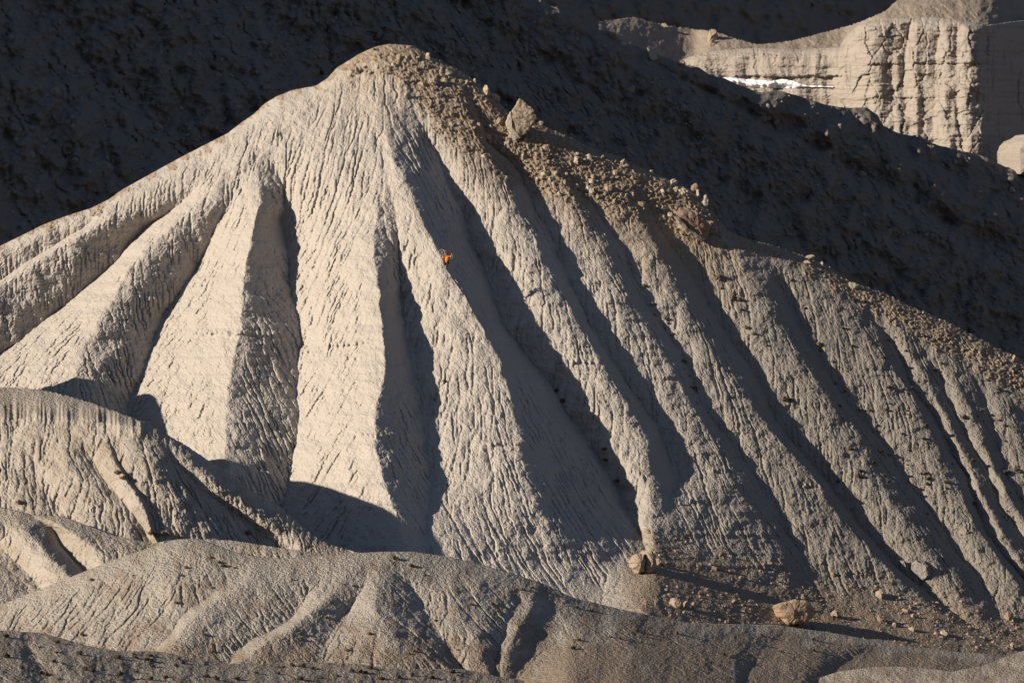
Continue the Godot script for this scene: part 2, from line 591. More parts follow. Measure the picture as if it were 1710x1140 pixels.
func stones() -> void:
	for k in 9:
		rocks.append(rock_mesh(40 + k, 3 if k < 6 else 2, 11 + k % 4, Vector3(1, 1, 1), 0.16 + 0.04 * (k % 3)))
	var C := "badland_mound"
	# summit and crest, named one by one
	stone(C, 715, 99, 15, 17, "pale_rock", "rounded pale boulder standing on the skyline just right of the summit", "", 1)
	stone(C, 706, 110, 10, 11, "pale_rock", "small pale block below the rounded skyline boulder by the summit", "", 2, "stone")
	stone(C, 667, 95, 11, 8, "pale_rock", "flat pale stone lying near the very top of the mound", "", 3, "stone")
	stone(C, 694, 115, 11, 8, "tan_rock", "tan block in the rubble just under the summit", "", 4, "stone")
	stone(C, 598, 123, 9, 17, "pale_rock", "upright pale slab beside a dark hollow on the left of the summit", "", 5, "stone", 0.4, 0.25)
	stone(C, 617, 122, 8, 7, "pale_rock", "small stone by itself right of the upright slab near the summit", "", 0, "stone")
	stone(C, 678, 162, 10, 16, "pale_rock", "upright pale stone casting a dark shadow at the top of the biker's ridge", "", 2, "stone", 0.2, -0.15)
	stone(C, 650, 117, 9, 5, "pale_rock", "low pale stone in the middle of the tan summit slope", "", 3, "stone")
	stone(C, 732, 160, 15, 11, "pale_rock", "pale tilted block in the rubble, left of centre below the crest", "", 4, "stone", 0.5, -0.5)
	stone(C, 725, 137, 8, 7, "tan_rock", "small tan block above the pale tilted block in the rubble", "", 0, "stone")
	stone(C, 793, 138, 9, 11, "pale_rock", "small knobbly boulder on the skyline left of the leaning pair", "", 1, "stone")
	stone(C, 812, 156, 15, 19, "pale_rock", "big pale boulder on the skyline, upper one of a leaning pair", "", 5)
	stone(C, 825, 164, 22, 11, "pale_rock", "long pale block leaning below the big skyline boulder", "", 2, "boulder", 0.3, -0.7)
	stone(C, 905, 206, 12, 7, "tan_rock", "tan stone on the crest right of the huge pointed slab", "", 3, "stone")
	stone(C, 962, 270, 15, 13, "pale_rock", "pale lump with a hollow face, left of two on the rubble slope", "", 4)
	stone(C, 983, 265, 16, 13, "pale_rock", "round pale boulder with a long shadow, right of two on the rubble slope", "", 1)
	stone(C, 1037, 275, 10, 15, "pale_rock", "curved pale stone leaning on the crest before the shaded hillside", "", 5, "stone", 0.3, -0.5)
	stone(C, 928, 291, 8, 8, "pale_rock", "small block at the foot of the rubble above the second shaded rib", "", 0, "stone")
	stone(C, 943, 305, 10, 9, "tan_rock", "tan stone at the head of a lit clay rib", "", 3, "stone")
	stone(C, 1088, 289, 10, 8, "pale_rock", "small pale stone on the skyline before the red boulder cluster", "", 2, "stone")
	stone(C, 1046, 328, 8, 7, "pale_rock", "left one of two little pale stones low in the rubble", "", 4, "stone")
	stone(C, 1057, 326, 9, 8, "pale_rock", "right one of two little pale stones low in the rubble", "", 1, "stone")
	stone(C, 1125, 306, 16, 10, "pale_rock", "pale jagged stone at the left end of the boulder cluster on the crest", "", 5)
	stone(C, 1143, 324, 27, 13, "pale_rock", "long pale boulder sloping down in the crest cluster", "", 2, "boulder", 0.2, -0.5)
	stone(C, 1161, 313, 19, 12, "red_rock", "reddish flat cap stone on top of the crest cluster", "", 3)
	stone(C, 1166, 328, 12, 17, "pale_rock", "pale upright block under the reddish cap stone", "", 4)
	stone(C, 1177, 343, 17, 26, "pale_rock", "tall pale block at the right end of the crest cluster", "", 0)
	stone(C, 1186, 347, 12, 22, "red_rock", "dark reddish block behind the tall pale block of the cluster", "", 1)
	stone(C, 1352, 430, 23, 8, "pale_rock", "flat pale stone on the skyline beyond the shaded hollow", "", 3)
	stone(C, 1349, 439, 18, 7, "tan_rock", "flat tan stone just under the flat pale skyline stone", "", 2, "stone")
	stone(C, 1373, 443, 8, 9, "pale_rock", "small pointed pale stone on the skyline right of the flat one", "", 5, "stone")
	stone(C, 1425, 478, 22, 9, "pale_rock", "long pale slab lying down the right-hand crest", "", 4, "stone", 0.1, -0.55)
	stone(C, 1694, 600, 8, 12, "pale_rock", "pale egg-shaped stone at the far right end of the crest", "", 1, "stone")
	# the two great blocks of the crest
	great_slab()
	pitted_block()
	# foot of the mound
	tag(prism("boulder", C, Vector2(1076, 957), [-22, -10, -24, -22, -16, -32, -3, -33, 0, -18, -3, -3, -14, 1], 1.6, "tan_rock", Vector3(-0.1, 0.3, 0.0), 0.45, 41, 0.12), "left half of the split tan boulder at the mouth of the deep gully", "boulder")
	tag(prism("boulder", C, Vector2(1076, 957), [0, -14, 1, -34, 10, -39, 19, -28, 18, -8, 7, 3, -1, 0], 1.7, "tan_rock", Vector3(-0.1, 0.55, 0.0), 0.4, 44, 0.12), "taller right half of the split tan boulder at the mouth of the deep gully", "boulder")
	stone(C, 1098, 941, 16, 13, "tan_rock", "tan block lying behind the split boulder", "", 2)
	stone(C, 1110, 945, 10, 9, "pale_rock", "small pale cobble right of the split boulder", "", 1, "stone")
	stone(C, 1102, 928, 6, 5, "pale_rock", "tiny pale cobble above the split boulder", "", 3, "stone")
	stone(C, 1196, 950, 20, 8, "red_rock", "flat reddish stone at the foot of the broad clay fan", "", 3)
	stone(C, 1128, 1012, 26, 20, "tan_rock", "broken tan boulder at the edge of the wash", "", 4)
	stone(C, 1146, 1014, 11, 15, "tan_rock", "upright tan stone next to the broken boulder by the wash", "", 5, "stone")
	stone(C, 1158, 1010, 8, 7, "tan_rock", "small stone right of the upright stone by the wash", "", 0, "stone")
	stone(C, 1226, 1005, 10, 7, "tan_rock", "small tan stone between the split boulder and the great orange one", "", 1, "stone")
	orange_boulder()
	stone(C, 1396, 1029, 20, 14, "tan_rock", "dark tan boulder just right of the great orange one", "", 2)
	stone(C, 1538, 955, 42, 30, "grey_rock", "big grey boulder half sunk in the clay rib at the lower right", "", 1)
	stone(C, 1508, 948, 20, 18, "grey_rock", "lower grey lump left of the big sunk boulder", "", 4)
	stone(C, 1471, 996, 22, 16, "tan_rock", "cluster stone with rubble in the brown hollow at the lower right", "", 5)
	stone(C, 1501, 1001, 10, 8, "pale_rock", "small pale block in the brown hollow at the lower right", "", 3, "stone")
	stone(C, 1471, 1037, 18, 15, "red_rock", "reddish stone with a dark side near the track", "", 0)
	stone(C, 1515, 1021, 20, 8, "tan_rock", "flat tan stone right of the reddish one near the track", "", 3)
	stone(C, 1526, 1030, 10, 8, "pale_rock", "little pale stone below the flat tan one near the track", "", 2, "stone")
	stone(C, 1426, 1052, 15, 7, "pale_rock", "flat pale stone beside the track", "", 4, "stone")
	stone(C, 1494, 1045, 12, 9, "tan_rock", "leaning tan stone above the track", "", 1, "stone")
	stone(C, 1524, 1053, 16, 10, "tan_rock", "low tan stone at the edge of the track", "", 5, "stone")
	stone(C, 1577, 1059, 18, 10, "pale_rock", "broken pale stone near the right end of the track", "", 0, "stone")
	stone(C, 1685, 1033, 18, 16, "red_rock", "reddish boulder at the foot of the right-hand ribs", "", 2)
	stone(C, 1691, 1081, 9, 12, "tan_rock", "narrow stone standing by the right edge of the picture", "", 5, "stone")
	stone(C, 1136, 842, 8, 7, "pale_rock", "pale cobble in the wash at the end of the second shaded gully", "", 1, "stone")
	stone(C, 1153, 838, 9, 8, "pale_rock", "pale stone on the flank of the round clay fan", "", 4, "stone")
	# pale stones in the gully left of the lower shadow
	stone(C, 482, 786, 8, 12, "pale_rock", "pale stone wedged in the dark gully above the soft shadow", "", 3, "stone")
	# rocks far behind
	stone("shaded_hillside", 1542, 236, 22, 22, "grey_rock", "round dark boulder on the shaded hillside below the cliff", "", 1)
	stone("shaded_hillside", 1552, 256, 28, 20, "grey_rock", "dark blocks beneath the round boulder below the cliff", "", 4)
	stone("shaded_hillside", 1022, 60, 24, 15, "red_rock", "reddish sunlit block on the edge of the dark hillside", "", 3)
	stone("talus_bench", 1110, 45, 16, 9, "pale_rock", "pale boulder on the rim of the sunlit bench", "", 2)
	stone("talus_bench", 1190, 66, 26, 26, "tan_rock", "big balanced round rock on the sunlit bench", "", 1)
	stone("talus_bench", 1190, 74, 16, 12, "tan_rock", "block under the balanced round rock on the bench", "", 5)
	stone("shaded_hillside", 1040, 75, 14, 8, "pale_rock", "pale broken edge stone on the lip of the dark hillside", "", 0)
	stone("shaded_hillside", 1090, 97, 26, 14, "pale_rock", "pale fluted ledge block on the lip of the dark hillside", "", 4)
	stone("shaded_hillside", 1140, 112, 14, 16, "red_rock", "brown ledge block next to the pale fluted one", "", 5)
	outcrop()
	# many alike: the larger stones singly, the small ones as one layer of rubble
	var rng := RandomNumberGenerator.new()
	rng.seed = 77
	var l: Dictionary = layers[C]
	var n := 0
	var tries := 0
	while n < 150 and tries < 20000:
		tries += 1
		var px := rng.randf_range(600, 1230)
		var i := clampi(roundi((px - l.x0) / l.step), 0, l.W - 1)
		var py: float = l.top[i] + rng.randf_range(2.0, 120.0)
		if m_at(l, px, py) < 0.5 or px < 690 and rng.randf() < 0.8:
			continue
		n += 1
		var sz := 4.0 + 10.0 * pow(rng.randf(), 2.6)
		stone(C, px, py, sz * rng.randf_range(0.9, 1.5), sz, ["tan_rock", "tan_rock", "pale_rock"][n % 3], crest_label(px, n % 3), "stones strewn along the rubble crest", 6 + n % 3, "stone")
	n = 0
	while n < 70:
		var px := rng.randf_range(1080, 1700)
		var py := rng.randf_range(900, 1090)
		if m_at(l, px, py) < 0.6:
			continue
		n += 1
		var sz := rng.randf_range(3.5, 7.0)
		stone(C, px, py, sz * 1.3, sz, "tan_rock" if n % 3 else "red_rock", ("small tan stone" if n % 3 else "small reddish stone") + (" on the brown fan right of the split boulder" if px < 1330 else " on the brown earth below the right-hand ribs"), "stones strewn at the foot of the ribs", 6 + n % 3, "stone")
	n = 0
	var lh: Dictionary = layers.shaded_hillside
	while n < 110:
		var px := rng.randf_range(0, 1700)
		var py := rng.randf_range(5, 560)
		var i := clampi(roundi((px - lh.x0) / lh.step), 0, lh.W - 1)
		var im := clampi(roundi((px - l.x0) / l.step), 0, l.W - 1)
		if py < lh.top[i] + 16.0 or py > l.top[im] - 4.0:
			continue
		n += 1
		var sz := rng.randf_range(5.0, 13.0) * (1.6 if n % 9 == 0 else 1.0)
		stone("shaded_hillside", px, py, sz * 1.4, sz, "grey_rock", ("large " if n % 9 == 0 else "") + "grey stone on the shaded hillside" + (" left of the summit" if px < 650 else (" behind the rubble crest" if px < 1180 else " below the far cliff")), "stones on the shaded hillside", n % 6, "stone")
	scatter("crest_rubble", C, 3000, 560, 1760, 0, 0.05, 0.40, "loose rubble covering the upper right crest of the mound")
	scatter("hillside_rubble", "shaded_hillside", 5000, -60, 1790, 1, 0.25, 0.9, "loose rubble on the shaded hillside")

func crest_label(px: float, k: int) -> String:
	var tone: String = ["small tan stone", "small brown stone", "small pale stone"][k]
	if px < 700:
		return tone + " on the summit cap"
	if px < 870:
		return tone + " in the rubble between the summit and the pointed slab"
	if px < 1130:
		return tone + " in the rubble between the pointed slab and the pitted boulder"
	return tone + " around the pitted boulder"

func m_at(l: Dictionary, px: float, py: float) -> float:
	var i := clampi(roundi((px - l.x0) / l.step), 0, l.W - 1)
	var v := clampf((py - l.top[i]) / (l.bot[i] - l.top[i]), 0.0, 1.0)
	return l.M[roundi(v * (l.H - 1)) * l.W + i]

func scatter(called: String, layer: String, many: int, xa: float, xb: float, mode: int, sa: float, sb: float, label: String) -> void:
	var l: Dictionary = layers[layer]
	var rng := RandomNumberGenerator.new()
	rng.seed = 5 + many
	var where := []
	while where.size() < many:
		var px := rng.randf_range(xa, xb)
		var i := clampi(roundi((px - l.x0) / l.step), 0, l.W - 1)
		var py: float = rng.randf_range(l.top[i] + 1.0, minf(l.bot[i], 1090.0) - 2.0)
		if mode == 0 and rng.randf() > m_at(l, px, py):
			continue
		if mode == 1 and nz.lo.get_noise_2d(px * 0.7, py * 1.1) + 0.25 < rng.randf():
			continue
		var s := lerpf(sa, sb, pow(rng.randf(), 2.5))
		var b := Basis.from_euler(Vector3(rng.randf() * TAU, rng.randf() * TAU, rng.randf() * TAU)) * Basis.from_scale(Vector3(s * rng.randf_range(0.8, 1.6), s, s * rng.randf_range(0.8, 1.3)))
		where.append(Transform3D(b, pt(px, py, depth_at(l, px, py))))
	var mm := MultiMesh.new()
	mm.transform_format = MultiMesh.TRANSFORM_3D
	mm.mesh = rock_mesh(90, 1, 8, Vector3.ONE, 0.25)
	mm.instance_count = where.size()
	for k in where.size():
		mm.set_instance_transform(k, where[k])
	var o := MultiMeshInstance3D.new()
	o.name = called
	o.multimesh = mm
	o.material_override = mat.rubble if mode == 0 else mat.grey_rock
	add_child(o, true)
	tag(o, label, "rubble", "", "stuff")

func prism(called: String, layer: String, foot: Vector2, outline: Array, thick: float, look: String, tilt: Vector3, bulge: float, seed_: int, rough := 0.04) -> MeshInstance3D:
	# a block of stone: a many-sided face of the given outline (photo pixels about the foot) with a worn, bulging front and a broken back
	var d := depth_at(layers[layer], foot.x, foot.y)
	var m := d / F
	var nn := noise(0.35, 4, seed_)
	var pts := PackedVector2Array()
	var n0 := outline.size() / 2
	for k in n0:
		var a := Vector2(outline[k * 2], -outline[k * 2 + 1]) * m
		var e := (k + 1) % n0
		var b := Vector2(outline[e * 2], -outline[e * 2 + 1]) * m
		for q in 6:
			pts.append(a.lerp(b, q / 6.0) + Vector2(nn.get_noise_2d(k * 9.0 + q, 3.0), nn.get_noise_2d(k * 9.0 + q, 30.0)) * 0.16)
	var mid := Vector2.ZERO
	for p in pts:
		mid += p / pts.size()
	var rings := []
	# front centre .. front rim .. back rim .. back centre
	for r in 13:
		var f := r / 12.0
		var ring := PackedVector3Array()
		for p in pts:
			var q: Vector3
			if f < 0.5:
				var s := pow(f * 2.0, 0.8)
				var xy := mid.lerp(p, s)
				q = Vector3(xy.x, xy.y, thick * 0.5 + bulge * (1.0 - s * s))
				q.z += 0.07 * thick * nn.get_noise_2d(xy.x * 2.2, xy.y * 2.2) - rough * thick * maxf(0.0, nn.get_noise_2d(xy.x * 5.0 + 40.0, xy.y * 5.0)) * (1.0 - s)
				if s > 0.9:
					q.z -= 0.05 * thick
			elif f < 0.8:
				var s := (f - 0.5) / 0.3
				var xy := mid.lerp(p, 1.0 - 0.16 * s)
				q = Vector3(xy.x, xy.y, thick * (0.45 - s * 0.95))
				q += Vector3(nn.get_noise_2d(p.x * 3.0 + 9.0, q.z * 4.0), nn.get_noise_2d(p.y * 3.0, q.z * 4.0 + 5.0), 0.0) * 0.12 * thick * s
			else:
				var s := (f - 0.8) / 0.2
				var xy := mid.lerp(p, 0.84 * (1.0 - s))
				q = Vector3(xy.x, xy.y, -thick * 0.55)
			ring.append(q)
		rings.append(ring)
	var st := SurfaceTool.new()
	st.begin(Mesh.PRIMITIVE_TRIANGLES)
	st.set_smooth_group(-1)
	var N := pts.size()
	var turn := Geometry2D.is_polygon_clockwise(pts)
	for r in 12:
		for k in N:
			var a: Vector3 = rings[r][k]
			var b: Vector3 = rings[r][(k + 1) % N]
			var c: Vector3 = rings[r + 1][(k + 1) % N]
			var e: Vector3 = rings[r + 1][k]
			for v in ([a, c, b, a, e, c] if turn else [a, b, c, a, c, e]):
				st.add_vertex(v)
	st.generate_normals()
	var o := put(called, st.commit(), mat[look])
	o.basis = cam_t.basis * Basis.from_euler(tilt)
	o.position = pt(foot.x, foot.y, d) + o.basis.z * (-0.15 * thick)
	return o

func great_slab() -> void:
	var stain := noise(0.022, 3, 77).get_seamless_image(256, 256)
	stain.convert(Image.FORMAT_RGB8)
	for y in 256:
		for x in 256:
			var k := smoothstep(0.47, 0.56, stain.get_pixel(x, y).r)
			stain.set_pixel(x, y, Color(0.36, 0.295, 0.225).lerp(Color(0.15, 0.115, 0.09), k * 0.85).linear_to_srgb())
	var sm: StandardMaterial3D = mat.slab_rock.duplicate()
	sm.albedo_color = Color.WHITE
	sm.albedo_texture = ImageTexture.create_from_image(stain)
	sm.uv1_scale = Vector3.ONE * 0.28
	mat.slab_rock = sm
	var o := prism("boulder", "badland_mound", Vector2(868, 231), [1, -68, -7, -56, -14, -42, -23, -22, -14, -2, -5, 4, 7, -6, 17, -13, 29, -33, 25, -47, 11, -59], 1.8, "slab_rock", Vector3(0.1, -0.1, 0.0), 0.18, 3, 0.1)
	var edge := prism("edge", "badland_mound", Vector2(868, 231), [-23, -27, -15, -2, -5, 5, 2, -2, -8, -8, -16, -27, -12, -45, -15, -45], 1.3, "pale_rock", Vector3(0.1, -0.1, 0.0), 0.15, 5)
	remove_child(edge)
	o.add_child(edge, true)
	edge.transform = Transform3D(Basis(), Vector3(0.0, 0.0, 0.35))
	tag(o, "huge pointed slab with a brown stained face standing on the crest", "boulder")

func pitted_block() -> void:
	var o := prism("boulder", "badland_mound", Vector2(1158, 398), [-33, -42, -24, -49, 2, -47, 10, -40, 26, -24, 24, -8, 18, 2, 6, -2, -10, -16], 2.2, "red_rock", Vector3(0.25, 0.2, 0.0), 0.35, 8, 0.22)
	tag(o, "great reddish pitted boulder at the lower end of the rubble crest", "boulder")
	var p := prism("boulder", "badland_mound", Vector2(1150, 396), [-30, -36, -22, -34, 0, -14, 26, 2, 22, 6, 4, 0, -14, -14], 1.2, "pale_rock", Vector3(0.2, 0.25, 0.0), 0.1, 12)
	p.position += cam_t.basis.z * 0.8
	tag(p, "pale broken ledge along the lower side of the great pitted boulder", "ledge")

func orange_boulder() -> void:
	var o := prism("boulder", "badland_mound", Vector2(1326, 1043), [-34, -32, -22, -38, 0, -41, 20, -40, 34, -24, 28, -10, 16, -1, -2, -1, -17, 0, -27, -14], 2.6, "orange_rock", Vector3(-0.1, 0.3, 0.0), 0.35, 21)
	tag(o, "great orange boulder with an undercut base beside the wash", "boulder")

func outcrop() -> void:
	var o := prism("outcrop", "shaded_hillside", Vector2(1712, 292), [-27, -40, -18, -56, -6, -66, 14, -72, 60, -70, 60, 10, -26, 0], 9.0, "cliff_rock", Vector3(0.0, 0.5, 0.0), 1.2, 31, 0.45)
	tag(o, "sunlit sandstone outcrop at the right edge below the cliff", "outcrop")

# ---------------------------------------------------------------- snow left on the cliff's ledge
func snow() -> void:
	var l: Dictionary = layers.sandstone_cliff
	var up := [1208.0, 129.0, 1235.0, 130.0, 1262.0, 133.0, 1290.0, 135.0, 1302.0, 131.0, 1312.0, 131.0, 1330.0, 137.0, 1345.0, 142.0, 1392.0, 144.0]
	var lo := [1208.0, 131.0, 1222.0, 138.0, 1250.0, 145.0, 1300.0, 147.0, 1345.0, 146.0, 1392.0, 146.5]
	var st := SurfaceTool.new()
	st.begin(Mesh.PRIMITIVE_TRIANGLES)
	st.set_smooth_group(0)
	var rows := 7
	var cols := 90
	var g := []
	for i in cols + 1:
		var px := 1208.0 + 184.0 * i / cols
		var a: float = poly_y(up, px) + 1.2 * nz.mid.get_noise_2d(px * 3.0, 1.0)
		var b := maxf(poly_y(lo, px), a + 0.8)
		var col := []
		for r in rows + 1:
			var v := float(r) / rows
			var py := lerpf(a, b, v)
			col.append(pt(px, py, depth_at(l, px, py) - 0.25 - 1.1 * sin(v * PI) - 0.5 * nz.mid.get_noise_2d(px * 2.0, py * 3.0)))
		g.append(col)
	for i in cols:
		for r in rows:
			for v in [g[i][r], g[i + 1][r], g[i + 1][r + 1], g[i][r], g[i + 1][r + 1], g[i][r + 1]]:
				st.add_vertex(v)
	st.generate_normals()
	var o := put("snow_patch", st.commit(), mat.snow)
	tag(o, "white strip of old snow on the ledge under the sandstone cliff", "snow")

# ---------------------------------------------------------------- dry brush
func tuft_mesh(seed_: int, many: int) -> ArrayMesh:
	var rng := RandomNumberGenerator.new()
	rng.seed = seed_
	var st := SurfaceTool.new()
	st.begin(Mesh.PRIMITIVE_TRIANGLES)
	st.set_smooth_group(-1)
	for k in many:
		var a := rng.randf() * TAU
		var r := 0.42 * sqrt(rng.randf())
		var foot := Vector3(cos(a) * r * 0.5, 0.0, sin(a) * r * 0.5)
		var tip := Vector3(cos(a) * r * 1.25, 0.62 * (1.0 - r * r * 3.0) * rng.randf_range(0.55, 1.1) + 0.05, sin(a) * r * 1.25)
		var side := Vector3(-sin(a), 0.4 * rng.randfn(), cos(a)) * rng.randf_range(0.05, 0.11)
		var m := foot.lerp(tip, 0.6) + Vector3(0, 0.05, 0)
		st.add_vertex(foot); st.add_vertex(m + side); st.add_vertex(m - side)
		st.add_vertex(m + side); st.add_vertex(tip); st.add_vertex(m - side)
	st.generate_normals()
	return st.commit()

func brush() -> void:
	var tufts := [tuft_mesh(1, 70), tuft_mesh(2, 60), tuft_mesh(3, 80)]
	var rng := RandomNumberGenerator.new()
	rng.seed = 404
	var plant := func(layer: String, px: float, py: float, size: float, label: String, group: String, look: String):
		var o := put("dry_shrub", tufts[rng.randi() % 3], mat[look])
		var s := size * depth_at(layers[layer], px, py) / F
		o.transform = Transform3D(Basis(Vector3.UP, rng.randf() * TAU) * Basis.from_scale(Vector3(s, s * rng.randf_range(0.75, 1.1), s)), spot(layer, px, py) - Vector3(0, 0.03, 0))
		tag(o, label, "shrub", group)
	var n := 0
	while n < 100:
		var px := rng.randf_range(1400, 1705)
		var py := rng.randf_range(500, 900)
		var e := 480.0 + (px - 1400.0) * 0.42
		if py < e or py > e + 330.0 or nz.lo.get_noise_2d(px * 1.4, py * 1.4) + 0.15 < rng.randf() * 0.6:
			continue
		n += 1
		plant.call("badland_mound", px, py, 4.0 + 10.0 * pow(rng.randf(), 1.8), ("low dark tuft of dry brush high on the right-hand slope" if py < 480.0 + (px - 1400.0) * 0.42 + 130.0 else "low dark tuft of dry brush lower down the right-hand slope"), "brush tufts on the right-hand slope", "brush_dark")
	# strips of brush along three gullies of the right half
	var gully_name := ""
	for g in [[1187.0, 448.0, 1228.0, 507.0, 1260.0, 566.0, 1302.0, 630.0, 1330.0, 690.0], [1068.0, 478.0, 1106.0, 540.0, 1140.0, 590.0, 1157.0, 640.0, 1190.0, 710.0], [1322.0, 470.0, 1352.0, 555.0, 1400.0, 640.0, 1440.0, 690.0, 1495.0, 770.0]]:
		gully_name = "middle" if g[0] == 1187.0 else ("leftmost" if g[0] == 1068.0 else "rightmost")
		for k in 17:
			var f: float = rng.randf() * (g.size() / 2.0 - 1.001)
			var i := int(f)
			var q := Vector2(g[i * 2], g[i * 2 + 1]).lerp(Vector2(g[i * 2 + 2], g[i * 2 + 3]), f - i)
			plant.call("badland_mound", q.x + rng.randfn() * 5.0, q.y + rng.randfn() * 5.0, 4.0 + 12.0 * pow(rng.randf(), 1.8), "straw-coloured tuft of brush in the " + gully_name + " brushy gully of the right half", "brush tufts along the gullies", "brush_straw")
	n = 0
	while n < 55:
		var px := rng.randf_range(20, 1690)
		var py := rng.randf_range(930, 1100)
		var l: Dictionary = layers.front_ridge
		var i := clampi(roundi((px - l.x0) / l.step), 0, l.W - 1)
		if py < l.top[i] + 12.0 or nz.lo.get_noise_2d(px * 0.8 + 333.0, py * 0.8) < 0.05 and px < 900.0:
			continue
		n += 1
		plant.call("front_ridge", px, py, rng.randf_range(6, 13), ("straw-coloured" if n % 3 else "dark") + (" tuft of brush on the rounded foreground ridge" if px < 1000.0 else " tuft of brush on the brown wash at the lower right"), "brush tufts on the foreground", "brush_straw" if n % 3 else "brush_dark")
	n = 0
	while n < 60:
		var px := rng.randf_range(5, 860)
		var py := rng.randf_range(1062, 1136)
		var l: Dictionary = layers.near_rise
		var i := clampi(roundi((px - l.x0) / l.step), 0, l.W - 1)
		if py < l.top[i] + 5.0:
			continue
		n += 1
		plant.call("near_rise", px, py, rng.randf_range(7, 15), "dark tuft of brush on the near rise along the bottom edge, " + ("at its left end" if px < 290.0 else ("in its middle" if px < 580.0 else "towards its right end")), "brush tufts on the near rise", "brush_dark")
	for q in [[742, 640], [930, 655], [940, 672], [1010, 752], [1012, 770], [1032, 805]]:
		plant.call("badland_mound", q[0] + 0.0, q[1] + 0.0, 13.0, "dark tuft of brush in the deep shaded gully beside the biker's ridge", "brush in the deep shaded gully", "brush_dark")
	for q in [[196, 792], [205, 800], [252, 893], [262, 896], [272, 892], [284, 895], [32, 842], [415, 893], [440, 918], [455, 922]]:
		plant.call("plateau_hill", q[0] + 0.0, minf(q[1], 925.0) + 0.0, 15.0, "straw-coloured brush at the foot of the flat-topped hill", "brush at the foot of the flat-topped hill", "brush_straw")


# ---------------------------------------------------------------- the biker: bodies meshed as surface nets over a field of tapered bones
func body_mesh(bones: Array, cell: float, blend: float) -> ArrayMesh:
	var lo := Vector3.ONE * 99.0
	var hi := -lo
	for b in bones:
		for e in 2:
			lo = lo.min(b[e] - Vector3.ONE * (b[2 + e] + 3.0 * cell + blend))
			hi = hi.max(b[e] + Vector3.ONE * (b[2 + e] + 3.0 * cell + blend))
	var n := Vector3i(((hi - lo) / cell).ceil()) + Vector3i.ONE
	var f := PackedFloat32Array()
	f.resize(n.x * n.y * n.z)
	f.fill(1.0)
	for b in bones:
		var a: Vector3 = b[0]
		var ab: Vector3 = b[1] - a
		var ra: float = b[2]
		var rb: float = b[3]
		var reach := maxf(ra, rb) + blend + 2.0 * cell
		var l2 := maxf(ab.length_squared(), 0.000001)
		var i0 := Vector3i(((a.min(b[1]) - Vector3.ONE * reach - lo) / cell).floor()).clamp(Vector3i.ZERO, n - Vector3i.ONE)
		var i1 := Vector3i(((a.max(b[1]) + Vector3.ONE * reach - lo) / cell).ceil()).clamp(Vector3i.ZERO, n - Vector3i.ONE)
		for z in range(i0.z, i1.z + 1):
			for y in range(i0.y, i1.y + 1):
				for x in range(i0.x, i1.x + 1):
					var p := lo + Vector3(x, y, z) * cell - a
					var t := clampf(p.dot(ab) / l2, 0.0, 1.0)
					var d := (p - ab * t).length() - lerpf(ra, rb, t)
					var k := (z * n.y + y) * n.x + x
					var o := f[k]
					var h := maxf(blend - absf(o - d), 0.0) / blend
					f[k] = minf(o, d) - h * h * blend * 0.25
	var at := {}
	var vs := PackedVector3Array()
	var ns := PackedVector3Array()
	var ix := PackedInt32Array()
	var sx := 1
	var sy := n.x
	var sz := n.x * n.y
	for z in n.z - 1:
		for y in n.y - 1:
			for x in n.x - 1:
				var k := z * sz + y * sy + x
				var neg := 0
				for c in 8:
					if f[k + (c & 1) + ((c >> 1) & 1) * sy + (c >> 2) * sz] < 0.0:
						neg += 1
				if neg == 0 or neg == 8:
					continue
				var sum := Vector3.ZERO
				var cnt := 0
				for c in 8:
					for ax in 3:
						if c & (1 << ax):
							continue
						var c2 := c | (1 << ax)
						var va := f[k + (c & 1) + ((c >> 1) & 1) * sy + (c >> 2) * sz]
						var vb := f[k + (c2 & 1) + ((c2 >> 1) & 1) * sy + (c2 >> 2) * sz]
						if (va < 0.0) != (vb < 0.0):
							var t := va / (va - vb)
							var pa := Vector3(c & 1, (c >> 1) & 1, c >> 2)
							pa[ax] += t
							sum += pa
							cnt += 1
				at[k] = vs.size()
				vs.append(lo + (Vector3(x, y, z) + sum / cnt) * cell)
				ns.append(Vector3(f[k + 1] - f[k], f[k + sy] - f[k], f[k + sz] - f[k]).normalized())
	for z in range(1, n.z - 1):
		for y in range(1, n.y - 1):
			for x in range(1, n.x - 1):
				var k := z * sz + y * sy + x
				var here := f[k] < 0.0
				for ax in 3:
					var st: int = [sx, sy, sz][ax]
					if here == (f[k + st] < 0.0):
						continue
					var u: int = [sy, sz, sx][ax]
					var w: int = [sz, sx, sy][ax]
					if not (at.has(k) and at.has(k - u) and at.has(k - w) and at.has(k - u - w)):
						continue
					var q := [at[k], at[k - u], at[k - u - w], at[k - w]]
					if here:
						ix.append_array(PackedInt32Array([q[0], q[2], q[1], q[0], q[3], q[2]]))
					else:
						ix.append_array(PackedInt32Array([q[0], q[1], q[2], q[0], q[2], q[3]]))
	var arr := []
	arr.resize(Mesh.ARRAY_MAX)
	arr[Mesh.ARRAY_VERTEX] = vs
	arr[Mesh.ARRAY_NORMAL] = ns
	arr[Mesh.ARRAY_INDEX] = ix
	var m := ArrayMesh.new()
	m.add_surface_from_arrays(Mesh.PRIMITIVE_TRIANGLES, arr)
	return m

